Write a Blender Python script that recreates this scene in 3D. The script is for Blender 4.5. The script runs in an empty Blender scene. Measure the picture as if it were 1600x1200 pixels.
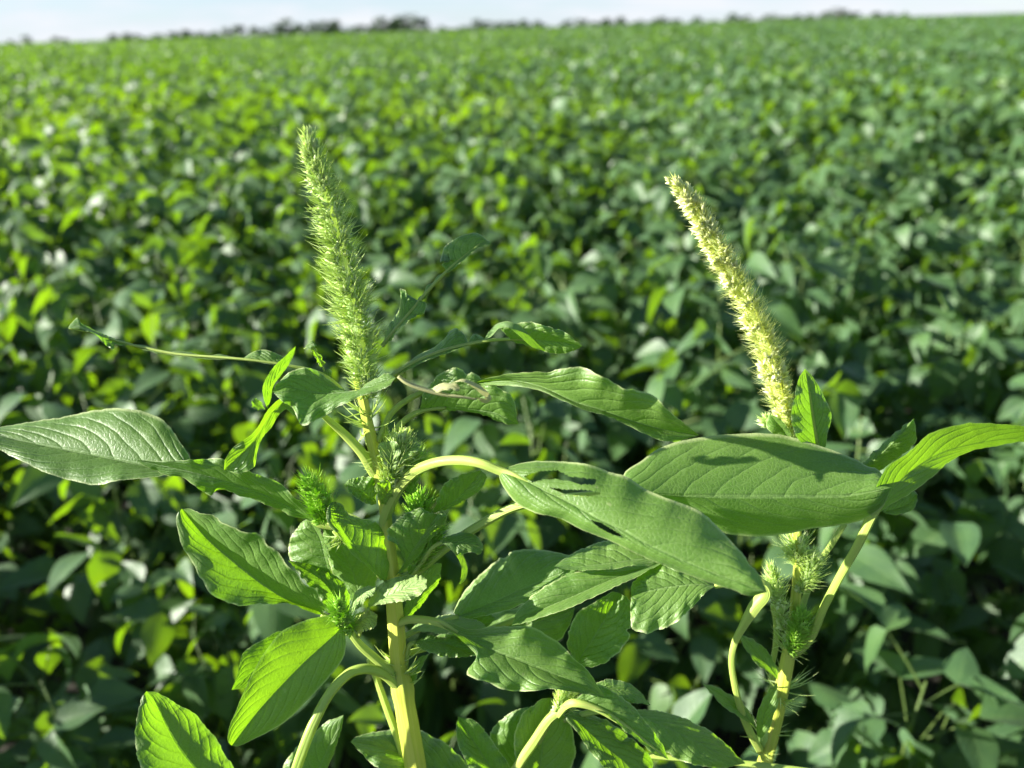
import bpy, math, random
import numpy as np
from mathutils import Vector, Matrix

# ------------------------------------------------------------------ camera, sky, sun, exposure
S = bpy.context.scene
COL = S.collection
F = 1232.0                       # focal length in pixels of the 1600 px wide photograph
CAM = np.array([0.0, 0.0, 1.48])
PITCH = math.atan(556 / F)
ROLL = math.radians(1.72)
fw = np.array([0, math.cos(PITCH), -math.sin(PITCH)])
u0 = np.array([0, math.sin(PITCH), math.cos(PITCH)])
r0 = np.array([1.0, 0, 0])
rt = r0 * math.cos(ROLL) - u0 * math.sin(ROLL)
up = u0 * math.cos(ROLL) + r0 * math.sin(ROLL)

cd = bpy.data.cameras.new('camera')
cam = bpy.data.objects.new('camera', cd)
COL.objects.link(cam)
cam.matrix_world = Matrix(((rt[0], up[0], -fw[0], CAM[0]), (rt[1], up[1], -fw[1], CAM[1]),
                           (rt[2], up[2], -fw[2], CAM[2]), (0, 0, 0, 1)))
cd.sensor_width = 36
cd.lens = 36 * F / 1600
cd.clip_start = 0.02
cd.clip_end = 8000
cd.dof.use_dof = True
cd.dof.focus_distance = 0.385
cd.dof.aperture_fstop = 6.0
S.camera = cam

SUN_AZ = math.radians(-97)       # measured from the view direction, negative to the left
SUN_EL = math.radians(21)
sd = np.array([math.cos(SUN_EL) * math.sin(SUN_AZ), math.cos(SUN_EL) * math.cos(SUN_AZ), math.sin(SUN_EL)])
sl = bpy.data.lights.new('sun', 'SUN')
sl.energy = 5.0
sl.angle = math.radians(0.53)
sl.color = (1.0, 0.955, 0.86)
so = bpy.data.objects.new('sun', sl)
COL.objects.link(so)
so.rotation_euler = Vector(sd).to_track_quat('Z', 'Y').to_euler()
so.location = (-4, 1, 5)

S.view_settings.view_transform = 'Standard'
S.view_settings.look = 'None'
S.view_settings.gamma = 1
S.view_settings.exposure = 2.12
S.cycles.max_bounces = 12
S.cycles.diffuse_bounces = 7
S.cycles.transmission_bounces = 6


def nodes(tree):
    N = tree.nodes
    L = tree.links

    def n(t, ins=None, **kw):
        o = N.new(t)
        for k, v in kw.items():
            setattr(o, k, v)
        for k, v in (ins or {}).items():
            s = o.inputs[k]
            if isinstance(v, bpy.types.NodeSocket):
                L.new(v, s)
            else:
                s.default_value = v
        return o
    return n


W = bpy.data.worlds.new('World')
S.world = W
W.use_nodes = True
W.node_tree.nodes.clear()
n = nodes(W.node_tree)
sky = n('ShaderNodeTexSky', sky_type='NISHITA', sun_disc=False)
sky.sun_elevation = SUN_EL
sky.sun_rotation = SUN_AZ
sky.air_density = 1.0
sky.dust_density = 0.1
tc = n('ShaderNodeTexCoord')
mp = n('ShaderNodeMapping', {0: tc.outputs['Generated'], 'Scale': (2.4, 2.4, 14.0)})
cn = n('ShaderNodeTexNoise', {'Vector': mp.outputs[0], 'Scale': 3.0, 'Detail': 7.0, 'Roughness': 0.55})
cr = n('ShaderNodeMapRange', {0: cn.outputs[0], 1: 0.40, 2: 0.60})
sx = n('ShaderNodeSeparateXYZ', {0: tc.outputs['Generated']})
hz = n('ShaderNodeMapRange', {0: sx.outputs[2], 1: 0.04, 2: 0.14, 3: 1.0, 4: 0.0})
cv = n('ShaderNodeMapRange', {0: cr.outputs[0], 3: 0.72, 4: 1.0})
cm = n('ShaderNodeMath', {0: cv.outputs[0], 1: hz.outputs[0]}, operation='MULTIPLY')
cc = n('ShaderNodeMix', {0: cr.outputs[0], 6: (2.3, 3.3, 4.5, 1), 7: (4.2, 4.4, 4.65, 1)}, data_type='RGBA')
mx = n('ShaderNodeMix', {0: cm.outputs[0], 6: sky.outputs[0], 7: cc.outputs[2]}, data_type='RGBA')
bg = n('ShaderNodeBackground', {0: mx.outputs[2], 1: 0.05})
n('ShaderNodeOutputWorld', {0: bg.outputs[0]})


# ------------------------------------------------------------------ helpers
def D(y):
    """depth in metres of the weeds' stems at photograph row y (they lean slightly back)"""
    return 0.355 + (y - 205) / 1000 * 0.075


def at(x, y, d):
    x = np.asarray(x, float)[..., None]
    y = np.asarray(y, float)[..., None]
    d = np.asarray(d, float)[..., None]
    return CAM + d * (fw + rt * (x - 800) / F + up * (600 - y) / F)


def spline(P, N, arc=True):
    """Catmull-Rom through P (k x c), resampled to N points evenly by the first two columns"""
    P = np.asarray(P, float)
    if len(P) == 2:
        t = np.linspace(0, 1, N)[:, None]
        return P[0] * (1 - t) + P[1] * t
    Q = np.vstack([2 * P[0] - P[1], P, 2 * P[-1] - P[-2]])
    out = []
    m = 24
    for i in range(1, len(Q) - 2):
        t = np.linspace(0, 1, m, endpoint=False)[:, None]
        p0, p1, p2, p3 = Q[i - 1:i + 3]
        # damped tangents keep uneven spacing from overshooting
        l = np.linalg.norm((p2 - p1)[:2]) + 1e-9
        a = np.linalg.norm((p1 - p0)[:2]) + 1e-9
        b = np.linalg.norm((p3 - p2)[:2]) + 1e-9
        m1 = (p2 - p0) / (a + l) * l
        m2 = (p3 - p1) / (l + b) * l
        h = (2 * t**3 - 3 * t**2 + 1) * p1 + (t**3 - 2 * t**2 + t) * m1 + (-2 * t**3 + 3 * t**2) * p2 + (t**3 - t**2) * m2
        out.append(h)
    R = np.vstack(out + [P[-1:]])
    s = np.concatenate([[0], np.cumsum(np.linalg.norm(np.diff(R[:, :2], axis=0), axis=1) + 1e-9)])
    q = np.linspace(0, s[-1], N)
    return np.stack([np.interp(q, s, R[:, k]) for k in range(R.shape[1])], 1)


class MB:
    """collects quads (numpy) and links them as ONE mesh object"""
    def __init__(self):
        self.v, self.f, self.uv, self.rnd, self.mi = [], [], [], [], []
        self.n = 0

    def add(self, V, Q, uv=None, rnd=0.5, mi=0):
        V = np.asarray(V, float).reshape(-1, 3)
        Q = np.asarray(Q, int).reshape(-1, 4)
        self.v.append(V)
        self.f.append(Q + self.n)
        self.uv.append(np.zeros((len(V), 2)) if uv is None else np.asarray(uv, float).reshape(-1, 2))
        self.rnd.append(np.full(len(V), rnd) if np.isscalar(rnd) else np.asarray(rnd, float))
        self.mi.append(np.full(len(Q), mi))
        self.n += len(V)

    def mesh(self, name, mats, org=(0, 0, 0)):
        V = np.vstack(self.v) - np.asarray(org)
        Q = np.vstack(self.f)
        uv = np.vstack(self.uv)
        rn = np.concatenate(self.rnd)
        mi = np.concatenate(self.mi)
        me = bpy.data.meshes.new(name)
        me.vertices.add(len(V))
        me.vertices.foreach_set('co', V.astype(np.float32).ravel())
        me.loops.add(len(Q) * 4)
        me.polygons.add(len(Q))
        me.loops.foreach_set('vertex_index', Q.astype(np.int32).ravel())
        me.polygons.foreach_set('loop_start', np.arange(0, len(Q) * 4, 4, dtype=np.int32))
        me.polygons.foreach_set('material_index', mi.astype(np.int32))
        me.polygons.foreach_set('use_smooth', np.ones(len(Q), bool))
        ul = me.uv_layers.new(name='UVMap')
        ul.data.foreach_set('uv', uv[Q.ravel()].astype(np.float32).ravel())
        at_ = me.attributes.new('rnd', 'FLOAT', 'POINT')
        at_.data.foreach_set('value', rn.astype(np.float32))
        for m in mats:
            me.materials.append(m)
        me.update(calc_edges=True)
        return me

    def build(self, name, mats, parent=None, org=(0, 0, 0)):
        o = bpy.data.objects.new(name, self.mesh(name, mats, org))
        COL.objects.link(o)
        if parent is not None:
            o.parent = parent
        return o


def tag(o, label=None, cat=None, group=None, kind=None):
    for k, v in (('label', label), ('category', cat), ('group', group), ('kind', kind)):
        if v:
            o[k] = v
    return o


def empty(name, loc):
    o = bpy.data.objects.new(name, None)
    COL.objects.link(o)
    o.location = loc
    o.empty_display_size = 0.05
    return o


def gridq(nu, nv):
    i, j = np.meshgrid(np.arange(nu), np.arange(nv), indexing='ij')
    a = i * (nv + 1) + j
    return np.stack([a, a + nv + 1, a + nv + 2, a + 1], -1).reshape(-1, 4)


def frames(C):
    T = np.gradient(C, axis=0)
    T /= np.linalg.norm(T, axis=1)[:, None] + 1e-12
    ref = np.array([0.31, -0.9, 0.2])
    Nn = []
    p = ref
    for t in T:
        p = p - t * (p @ t)
        p = p / (np.linalg.norm(p) + 1e-12)
        Nn.append(p)
    Nn = np.array(Nn)
    return T, Nn, np.cross(T, Nn)


def tube(mb, C, R, sides=10, ridge=0.0, mi=0, rnd=0.5, flat=1.0, cap=True):
    C = np.asarray(C, float)
    R = np.asarray(R, float)
    if cap:
        C = np.vstack([C[:1], C, C[-1:]])
        R = np.concatenate([[R[0] * .02], R, [R[-1] * .02]])
    T, Nn, B = frames(np.vstack([C[1:2] - (C[2:3] - C[1:2]) * .01, C[1:-1], C[-2:-1] + (C[-2:-1] - C[-3:-2]) * .01]) if cap else C)
    th = np.linspace(0, 2 * math.pi, sides + 1)
    prof = 1 + ridge * np.cos(5 * th)
    V = C[:, None] + R[:, None, None] * (Nn[:, None] * (np.cos(th) * prof)[None, :, None] + B[:, None] * (np.sin(th) * prof * flat)[None, :, None])
    s = np.concatenate([[0], np.cumsum(np.linalg.norm(np.diff(C, axis=0), axis=1))])
    uv = np.stack(np.broadcast_arrays(s[:, None] * 10, (th / 2 / math.pi)[None, :]), -1)
    mb.add(V, gridq(len(C) - 1, sides), uv, rnd, mi)


# ------------------------------------------------------------------ materials
def newmat(name):
    m = bpy.data.materials.new(name)
    m.use_nodes = True
    m.node_tree.nodes.clear()
    return m, nodes(m.node_tree)


def math2(n, op, a, b=None, c=None):
    ins = {0: a}
    if b is not None:
        ins[1] = b
    if c is not None:
        ins[2] = c
    return n('ShaderNodeMath', ins, operation=op).outputs[0]


def mixc(n, f, a, b, bl='MIX'):
    return n('ShaderNodeMix', {0: f, 6: a, 7: b}, data_type='RGBA', blend_type=bl).outputs[2]


def leaf_mat(name, top, alt, under, trans, veins=9, slope=0.42, tf=0.36, rough=0.42, spec=0.45, vein_col=(0.2, 0.3, 0.1, 1), vstr=0.35,
             bump=0.6, grain=520, edge=0.0, bdist=0.0011):
    m, n = newmat(name)
    uv = n('ShaderNodeUVMap', uv_map='UVMap')
    s = n('ShaderNodeSeparateXYZ', {0: uv.outputs[0]})
    u, v = s.outputs[0], s.outputs[1]
    a = math2(n, 'ABSOLUTE', math2(n, 'MULTIPLY', math2(n, 'SUBTRACT', v, 0.5), 2.0))
    tc = n('ShaderNodeTexCoord')
    wob = n('ShaderNodeTexNoise', {'Vector': tc.outputs['Object'], 'Scale': 60.0, 'Detail': 2.0}).outputs[0]
    side = math2(n, 'MULTIPLY', math2(n, 'GREATER_THAN', v, 0.5), 0.37)
    ph = math2(n, 'MULTIPLY', math2(n, 'SUBTRACT', u, math2(n, 'MULTIPLY', math2(n, 'POWER', a, 1.35), slope)), float(veins))
    ph = math2(n, 'ADD', math2(n, 'ADD', ph, side), math2(n, 'MULTIPLY', wob, 0.55))
    fr = math2(n, 'ABSOLUTE', math2(n, 'SUBTRACT', math2(n, 'FRACT', ph), 0.5))     # 0.5 on the vein, 0 between
    vein = n('ShaderNodeMapRange', {0: fr, 1: 0.462, 2: 0.495}).outputs[0]
    fade = n('ShaderNodeMapRange', {0: a, 1: 0.75, 2: 1.0, 3: 1.0, 4: 0.0}).outputs[0]
    vein = math2(n, 'MULTIPLY', vein, fade)
    mid = n('ShaderNodeMapRange', {0: a, 1: 0.025, 2: 0.055, 3: 1.0, 4: 0.0}).outputs[0]
    lines = math2(n, 'MAXIMUM', math2(n, 'MULTIPLY', vein, 0.55), mid)
    fine = n('ShaderNodeTexVoronoi', {'Vector': tc.outputs['Object'], 'Scale': grain}, feature='DISTANCE_TO_EDGE').outputs[0]
    fine2 = n('ShaderNodeTexNoise', {'Vector': tc.outputs['Object'], 'Scale': grain * 1.3, 'Detail': 3.0}).outputs[0]
    big = n('ShaderNodeTexNoise', {'Vector': tc.outputs['Object'], 'Scale': 32.0, 'Detail': 4.0}).outputs[0]
    rnd = n('ShaderNodeAttribute', attribute_name='rnd').outputs['Fac']
    oi = n('ShaderNodeObjectInfo').outputs['Random']
    vf = math2(n, 'ADD', math2(n, 'MULTIPLY', n('ShaderNodeMapRange', {0: big, 1: 0.3, 2: 0.7}).outputs[0], 0.6),
               math2(n, 'ADD', math2(n, 'MULTIPLY', rnd, 0.45), math2(n, 'MULTIPLY', oi, 0.1)))
    c = mixc(n, vf, top, alt)
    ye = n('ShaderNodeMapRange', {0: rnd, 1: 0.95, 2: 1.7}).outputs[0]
    c = mixc(n, ye, c, (alt[0] * 2.2, alt[1] * 1.6, alt[2] * .8, 1))  # high rnd turns yellower; also carries the field's painted backlit glow
    geo = n('ShaderNodeNewGeometry')
    c = mixc(n, geo.outputs['Backfacing'], c, under)
    c = mixc(n, math2(n, 'MULTIPLY', lines, vstr), c, vein_col)
    ret = n('ShaderNodeMapRange', {0: fine, 1: 0.0, 2: 0.12, 3: 1.0, 4: 0.0}).outputs[0]
    c = mixc(n, math2(n, 'MULTIPLY', ret, 0.3), c, vein_col)
    spots = n('ShaderNodeTexNoise', {'Vector': tc.outputs['Object'], 'Scale': 210.0, 'Detail': 1.0}).outputs[0]
    spots = n('ShaderNodeMapRange', {0: spots, 1: 0.74, 2: 0.80}).outputs[0]
    c = mixc(n, math2(n, 'MULTIPLY', spots, 0.35), c, (0.30, 0.32, 0.16, 1))
    if edge:
        ef = n('ShaderNodeMapRange', {0: a, 1: 0.93, 2: 0.98}).outputs[0]
        c = mixc(n, math2(n, 'MULTIPLY', ef, edge), c, (0.55, 0.60, 0.30, 1))
    # height: swollen between veins, sunk at veins
    hgt = math2(n, 'SUBTRACT', math2(n, 'MULTIPLY', math2(n, 'SUBTRACT', 0.0625, math2(n, 'POWER', fr, 4.0)), 9.0), math2(n, 'MULTIPLY', mid, 0.6))
    hgt = math2(n, 'MULTIPLY', hgt, fade)
    hgt = math2(n, 'ADD', hgt, math2(n, 'SUBTRACT', math2(n, 'ADD', math2(n, 'MULTIPLY', fine2, 0.3), math2(n, 'MULTIPLY', big, 0.5)), math2(n, 'MULTIPLY', ret, 0.10)))
    bp = n('ShaderNodeBump', {'Strength': bump, 'Distance': bdist, 'Height': hgt})
    rg = n('ShaderNodeMapRange', {0: fine2, 3: rough - 0.08, 4: rough + 0.14}).outputs[0]
    pb = n('ShaderNodeBsdfPrincipled', {'Base Color': c, 'Roughness': rg, 'Specular IOR Level': spec, 'Normal': bp.outputs[0], 'Sheen Weight': 0.03, 'Sheen Roughness': 0.45, 'Sheen Tint': (0.8, 0.95, 0.75, 1)})
    tcol = mixc(n, math2(n, 'MULTIPLY', vf, 0.5), trans, (trans[0] * 1.5, trans[1] * 1.1, trans[2] * 0.8, 1))
    tcol = mixc(n, math2(n, 'MULTIPLY', lines, 0.35), tcol, (trans[0] * .5, trans[1] * .55, trans[2] * .5, 1))
    tl = n('ShaderNodeBsdfTranslucent', {0: tcol, 'Normal': bp.outputs[0]})
    ms = n('ShaderNodeMixShader', {0: tf, 1: pb.outputs[0], 2: tl.outputs[0]})
    n('ShaderNodeOutputMaterial', {0: ms.outputs[0]})
    return m


def fibre_mat(name, c1, c2, trans, tf=0.25, rough=0.45, streak=True, spec=0.4):
    """stems, petioles, bristles: streaky pale green"""
    m, n = newmat(name)
    uv = n('ShaderNodeUVMap', uv_map='UVMap')
    mp = n('ShaderNodeMapping', {0: uv.outputs[0], 'Scale': (1.2, 9.0, 1.0)})
    st = n('ShaderNodeTexNoise', {'Vector': mp.outputs[0], 'Scale': 2.2, 'Detail': 4.0}).outputs[0]
    tc = n('ShaderNodeTexCoord')
    bg_ = n('ShaderNodeTexNoise', {'Vector': tc.outputs['Object'], 'Scale': 45.0, 'Detail': 3.0}).outputs[0]
    rnd = n('ShaderNodeAttribute', attribute_name='rnd').outputs['Fac']
    f = math2(n, 'ADD', math2(n, 'MULTIPLY', n('ShaderNodeMapRange', {0: st, 1: 0.35, 2: 0.65}).outputs[0], 0.5), math2(n, 'MULTIPLY', rnd, 0.5)) if streak else rnd
    c = mixc(n, f, c1, c2)
    if 'weed' in name:
        red = n('ShaderNodeTexNoise', {'Vector': mp.outputs[0], 'Scale': 1.1, 'Detail': 3.0}).outputs[0]
        c = mixc(n, math2(n, 'MULTIPLY', n('ShaderNodeMapRange', {0: red, 1: 0.58, 2: 0.72}).outputs[0], 0.45), c, (0.48, 0.27, 0.12, 1))
    c = mixc(n, math2(n, 'MULTIPLY', n('ShaderNodeMapRange', {0: bg_, 1: 0.5, 2: 0.75}).outputs[0], 0.3), c, (c1[0] * .7, c1[1] * .8, c1[2] * .7, 1))
    bp = n('ShaderNodeBump', {'Strength': 0.6, 'Distance': 0.0008, 'Height': st})
    pb = n('ShaderNodeBsdfPrincipled', {'Base Color': c, 'Roughness': rough, 'Specular IOR Level': spec, 'Normal': bp.outputs[0]})
    tl = n('ShaderNodeBsdfTranslucent', {0: trans})
    ms = n('ShaderNodeMixShader', {0: tf, 1: pb.outputs[0], 2: tl.outputs[0]})
    n('ShaderNodeOutputMaterial', {0: ms.outputs[0]})
    return m


M = {}
M['weed'] = leaf_mat('pigweed_leaf', (0.052, 0.120, 0.017, 1), (0.112, 0.195, 0.036, 1), (0.10, 0.19, 0.042, 1), (0.25, 0.58, 0.010, 1),
                     veins=8, tf=0.36, rough=0.45, spec=0.5, edge=0.5, bump=0.62)
M['pale'] = leaf_mat('young_leaf', (0.17, 0.28, 0.08, 1), (0.24, 0.35, 0.11, 1), (0.2, 0.31, 0.09, 1), (0.30, 0.55, 0.03, 1),
                     veins=8, tf=0.35, rough=0.48, edge=0.6)
M['dry'] = fibre_mat('dried_leaf', (0.50, 0.50, 0.24, 1), (0.36, 0.38, 0.16, 1), (0.5, 0.5, 0.15, 1), tf=0.3, rough=0.6)
M['stem'] = fibre_mat('pigweed_stem', (0.36, 0.45, 0.04, 1), (0.58, 0.60, 0.12, 1), (0.55, 0.6, 0.05, 1), tf=0.22)
M['petiole'] = fibre_mat('pigweed_petiole', (0.28, 0.42, 0.06, 1), (0.46, 0.55, 0.14, 1), (0.45, 0.6, 0.05, 1), tf=0.3)
M['bristle'] = fibre_mat('bristle_green', (0.28, 0.47, 0.10, 1), (0.80, 0.88, 0.56, 1), (0.8, 0.92, 0.35, 1), tf=0.6, streak=False)
M['flower'] = fibre_mat('flower_green', (0.48, 0.66, 0.20, 1), (0.82, 0.88, 0.58, 1), (0.85, 0.95, 0.4, 1), tf=0.5, streak=False)
M['bristle_y'] = fibre_mat('bristle_yellow', (0.56, 0.70, 0.16, 1), (0.86, 0.90, 0.60, 1), (0.92, 0.93, 0.35, 1), tf=0.6, streak=False)
M['flower_y'] = fibre_mat('flower_cream', (0.64, 0.76, 0.18, 1), (0.90, 0.92, 0.70, 1), (0.95, 0.95, 0.45, 1), tf=0.5, streak=False)
M['bud'] = fibre_mat('bud_green', (0.26, 0.44, 0.06, 1), (0.50, 0.66, 0.18, 1), (0.6, 0.9, 0.10, 1), tf=0.55, streak=False)
M['soy'] = leaf_mat('soybean_leaf', (0.014, 0.046, 0.022, 1), (0.042, 0.092, 0.027, 1), (0.05, 0.10, 0.048, 1), (0.23, 0.48, 0.006, 1),
                    veins=7, tf=0.27, rough=0.50, spec=0.50, vein_col=(0.12, 0.2, 0.06, 1), grain=300, bump=0.28, bdist=0.0015)
M['soy_stem'] = fibre_mat('soybean_stem', (0.05, 0.10, 0.02, 1), (0.12, 0.17, 0.04, 1), (0.2, 0.3, 0.03, 1), tf=0.15)
M['crown'] = leaf_mat('tree_foliage', (0.012, 0.032, 0.016, 1), (0.022, 0.05, 0.022, 1), (0.04, 0.08, 0.03, 1), (0.06, 0.14, 0.02, 1), tf=0.2, rough=0.6, grain=3, bump=0.0)
M['bark'] = fibre_mat('tree_bark', (0.06, 0.045, 0.03, 1), (0.12, 0.095, 0.07, 1), (0.1, 0.08, 0.05, 1), tf=0.0, rough=0.9)


def soil_mat():
    m, n = newmat('soil')
    tc = n('ShaderNodeTexCoord')
    a = n('ShaderNodeTexNoise', {'Vector': tc.outputs['Object'], 'Scale': 9.0, 'Detail': 9.0}).outputs[0]
    b = n('ShaderNodeTexNoise', {'Vector': tc.outputs['Object'], 'Scale': 0.3, 'Detail': 4.0}).outputs[0]
    c = mixc(n, a, (0.008, 0.006, 0.004, 1), (0.026, 0.019, 0.013, 1))
    c = mixc(n, math2(n, 'MULTIPLY', b, 0.4), c, (0.035, 0.04, 0.018, 1))
    bp = n('ShaderNodeBump', {'Strength': 0.8, 'Distance': 0.03, 'Height': a})
    pb = n('ShaderNodeBsdfPrincipled', {'Base Color': c, 'Roughness': 0.95, 'Normal': bp.outputs[0]})
    n('ShaderNodeOutputMaterial', {0: pb.outputs[0]})
    return m


M['soil'] = soil_mat()

# ------------------------------------------------------------------ ground
g = MB()
e = np.array([-4000, -300, -40, -8, 0, 8, 40, 300, 4000.0])
gx, gy = np.meshgrid(e, e + 20, indexing='ij')
g.add(np.stack([gx, gy, 0 * gx], -1), gridq(8, 8)[:, ::-1])
tag(g.build('ground', [M['soil']]), 'dark soil of the crop field', None, None, 'structure')

# ------------------------------------------------------------------ soybean field
rng = np.random.default_rng(11)


def leaflet(nu=6, nv=4, fold=0.35, droop=0.25, wave=0.0, wid=0.30):
    """unit leaflet along +Y from the origin, width across X, top +Z; returns V, Q, UV"""
    t = np.linspace(0, 1, nu + 1)
    w = wid * np.sin(math.pi * np.clip(t, 0, 1) ** 0.72) ** 0.9 * (1 - 0.25 * t)
    w[0] = 0.02
    w[-1] = 0.0
    s = np.linspace(-1, 1, nv + 1)
    X = w[:, None] * s[None]
    Y = t[:, None] + 0 * s[None]
    Z = -droop * t[:, None] ** 2 + fold * np.abs(X) + wave * np.sin(t * 9)[:, None] * np.abs(s)[None] ** 2
    V = np.stack([X, Y, Z], -1).reshape(-1, 3)
    uv = np.stack([Y, np.broadcast_to((s + 1) / 2, Y.shape)], -1).reshape(-1, 2)
    return V, gridq(nu, nv)[:, ::-1], uv


def rotm(az, pit, roll):
    """azimuth about Z, pitch of the +Y axis (up positive), roll about the axis; vectorised"""
    ca, sa, cp, sp, cr_, sr = np.cos(az), np.sin(az), np.cos(pit), np.sin(pit), np.cos(roll), np.sin(roll)
    y = np.stack([-sa * cp, ca * cp, sp], -1)
    x0 = np.stack([ca, sa, 0 * ca], -1)
    z0 = np.cross(x0, y)
    x = x0 * cr_[..., None] + z0 * sr[..., None]
    z = np.cross(x, y)
    return np.stack([x, y, z], -1)


def place(mb, tmpl, pos, R, sc, rnd, mi=0):
    V, Q, uv = tmpl
    k = len(pos)
    X = np.einsum('kij,nj->kni', R, V) * sc[:, None, None] + pos[:, None]
    QQ = (Q[None] + (np.arange(k) * len(V))[:, None, None])
    mb.add(X, QQ, np.tile(uv, (k, 1)), np.repeat(rnd, len(V)), mi)


TM = [leaflet(7, 6, f, d, w, wd) for f, d, w, wd in ((0.3, 0.25, 0.02, .36), (0.6, 0.4, 0.03, .33), (0.15, 0.6, 0.02, .37), (0.45, 0.1, 0.03, .34), (-0.15, 0.3, 0.02, .35))]
TL = [leaflet(4, 2, f, d, 0, wd) for f, d, wd in ((0.35, 0.25, .35), (0.6, 0.4, .33), (0.15, 0.55, .36))]


def soy_leaf(mb, org, az, elev, plen, size, r):
    """a trifoliate leaf: petiole and three leaflets, in one mesh"""
    d = np.array([-math.sin(az) * math.cos(elev), math.cos(az) * math.cos(elev), math.sin(elev)])
    t = np.linspace(0, 1, 6)[:, None]
    C = org + d * plen * t + np.array([0, 0, -0.10 * plen]) * t ** 2
    tube(mb, C, np.linspace(.0019, .0012, 6), 5, mi=1, rnd=.5, cap=False)
    end = C[-1]
    for k in range(3):
        off = (-1.15, 0, 1.15)[k] + rng.normal(0, .18)
        st = end + (d * 0.022 if k == 1 else 0)
        a = az + off
        pit = rng.normal(-0.25, 0.5)
        rol = rng.normal(0, 0.55)
        s = size * (1.08 if k == 1 else rng.uniform(.85, 1.0))
        place(mb, TM[rng.integers(len(TM))], st[None], rotm(np.array([a]), np.array([pit]), np.array([rol])), np.array([s]), np.array([r + rng.normal(0, .12)]))


def soy_proto(parts):
    """returns list of (name, mesh)"""
    H = rng.uniform(.74, .84)
    k = 8
    z = np.linspace(0, H, k)
    C = np.stack([np.cumsum(rng.normal(0, .006, k)), np.cumsum(rng.normal(0, .006, k)), z], -1)
    sm = MB()
    tube(sm, C, np.linspace(.0045, .0018, k), 6)
    for b in range(2):     # two side branches
        q = C[2 + b]
        a = rng.uniform(0, 6.28)
        tt = np.linspace(0, 1, 6)[:, None]
        tube(sm, q + tt * np.array([math.cos(a) * .12, math.sin(a) * .12, .38]) * np.concatenate([tt ** .6, tt ** .6, tt], 1), np.linspace(.003, .0014, 6), 5)
    out = [('stem', sm.mesh('soybean_stem', [M['soy_stem']]))]
    fol = MB()
    nl = 28
    for i in range(nl):
        zz = H * (0.07 + 0.93 * (i + rng.uniform(0, .8)) / nl)
        zz = min(zz, H)
        p = np.array([np.interp(zz, z, C[:, 0]), np.interp(zz, z, C[:, 1]), zz])
        mb = MB() if parts else fol
        top = i / nl
        soy_leaf(mb, p, i * 2.4 + rng.normal(0, .3), rng.uniform(.45, 1.05) , rng.uniform(.09, .21) * (1.15 - .55 * top), rng.uniform(*((.082, .110) if parts else (.104, .136))) * (1.0 - .22 * top ** 3), 0.35 + .4 * top + rng.normal(0, .12))
        if parts:
            out.append(('leaf', mb.mesh('soybean_leaf', [M['soy'], M['soy_stem']])))
    if not parts:
        out.append(('foliage', fol.mesh('soybean_foliage', [M['soy'], M['soy_stem']])))
    return out


NEAR = [soy_proto(True) for _ in range(7)]
FAR = [soy_proto(False) for _ in range(7)]
ROW = 0.45
rd = math.radians(17)            # row direction, running across the view
ca, sa = math.cos(rd), math.sin(rd)
pts = []
for i in range(-60, 60):
    for j in range(-110, 110):
        a = j * 0.15 + rng.normal(0, .035)
        b = i * ROW + rng.normal(0, .045)
        x = a * ca - b * sa
        y = a * sa + b * ca + 2.0
        if y < 0.42 or abs(x) > 0.66 * y + 0.42:
            continue
        pts.append((x + rng.normal(0, .09) * (y < 1.7), y + rng.normal(0, .11) * (y < 1.7)))
pts = np.array(pts)
pts = pts[np.argsort(np.hypot(pts[:, 0], pts[:, 1]))]
pts = pts[np.hypot(pts[:, 0] - 0.0, pts[:, 1] - 0.3) > 0.22]
IND = pts[:300]
R_IND = np.hypot(IND[:, 0], IND[:, 1]).max()
MESHCOUNT = 130


def zcan(x, y):
    """gentle rise and fall of the crop's height"""
    return 0.05 * np.sin(x * 1.3 + y * 0.55) + 0.035 * np.sin(x * 0.5 - y * 1.1 + 1.0)


for i, (x, y) in enumerate(IND):
    pr = (NEAR if i < MESHCOUNT else FAR)[i % 7]
    e_ = empty('soybean_plant', (x, y, 0))
    e_.rotation_euler.z = rng.uniform(0, 6.28)
    s = 1.0 + zcan(x, y) + rng.normal(0, .06) - 0.17 * min(1, max(0, (1.6 - y) / 0.9))
    e_.scale = (s, s, s)
    hx = x / (0.65 * y + 0.1)
    side = 'left of the two flowering weeds' if hx < -0.42 else ('right of the two flowering weeds' if hx > 0.40 else 'below and between the two flowering weeds')
    if i < MESHCOUNT:
        lab = 'dark leafy soybean plant in the nearest rows, ' + side
        gr = 'soybean plants in the nearest rows'
    else:
        lab = 'smaller looking blurred soybean plant some rows back, ' + side.replace('below and between', 'behind and between')
        gr = 'soybean plants some rows back'
    tag(e_, lab, 'soybean plant', gr)
    for nm, me in pr:
        o = bpy.data.objects.new(nm, me)
        COL.objects.link(o)
        o.parent = e_

# the rest of the field: one sheet of countless leaves
field = MB()


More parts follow.
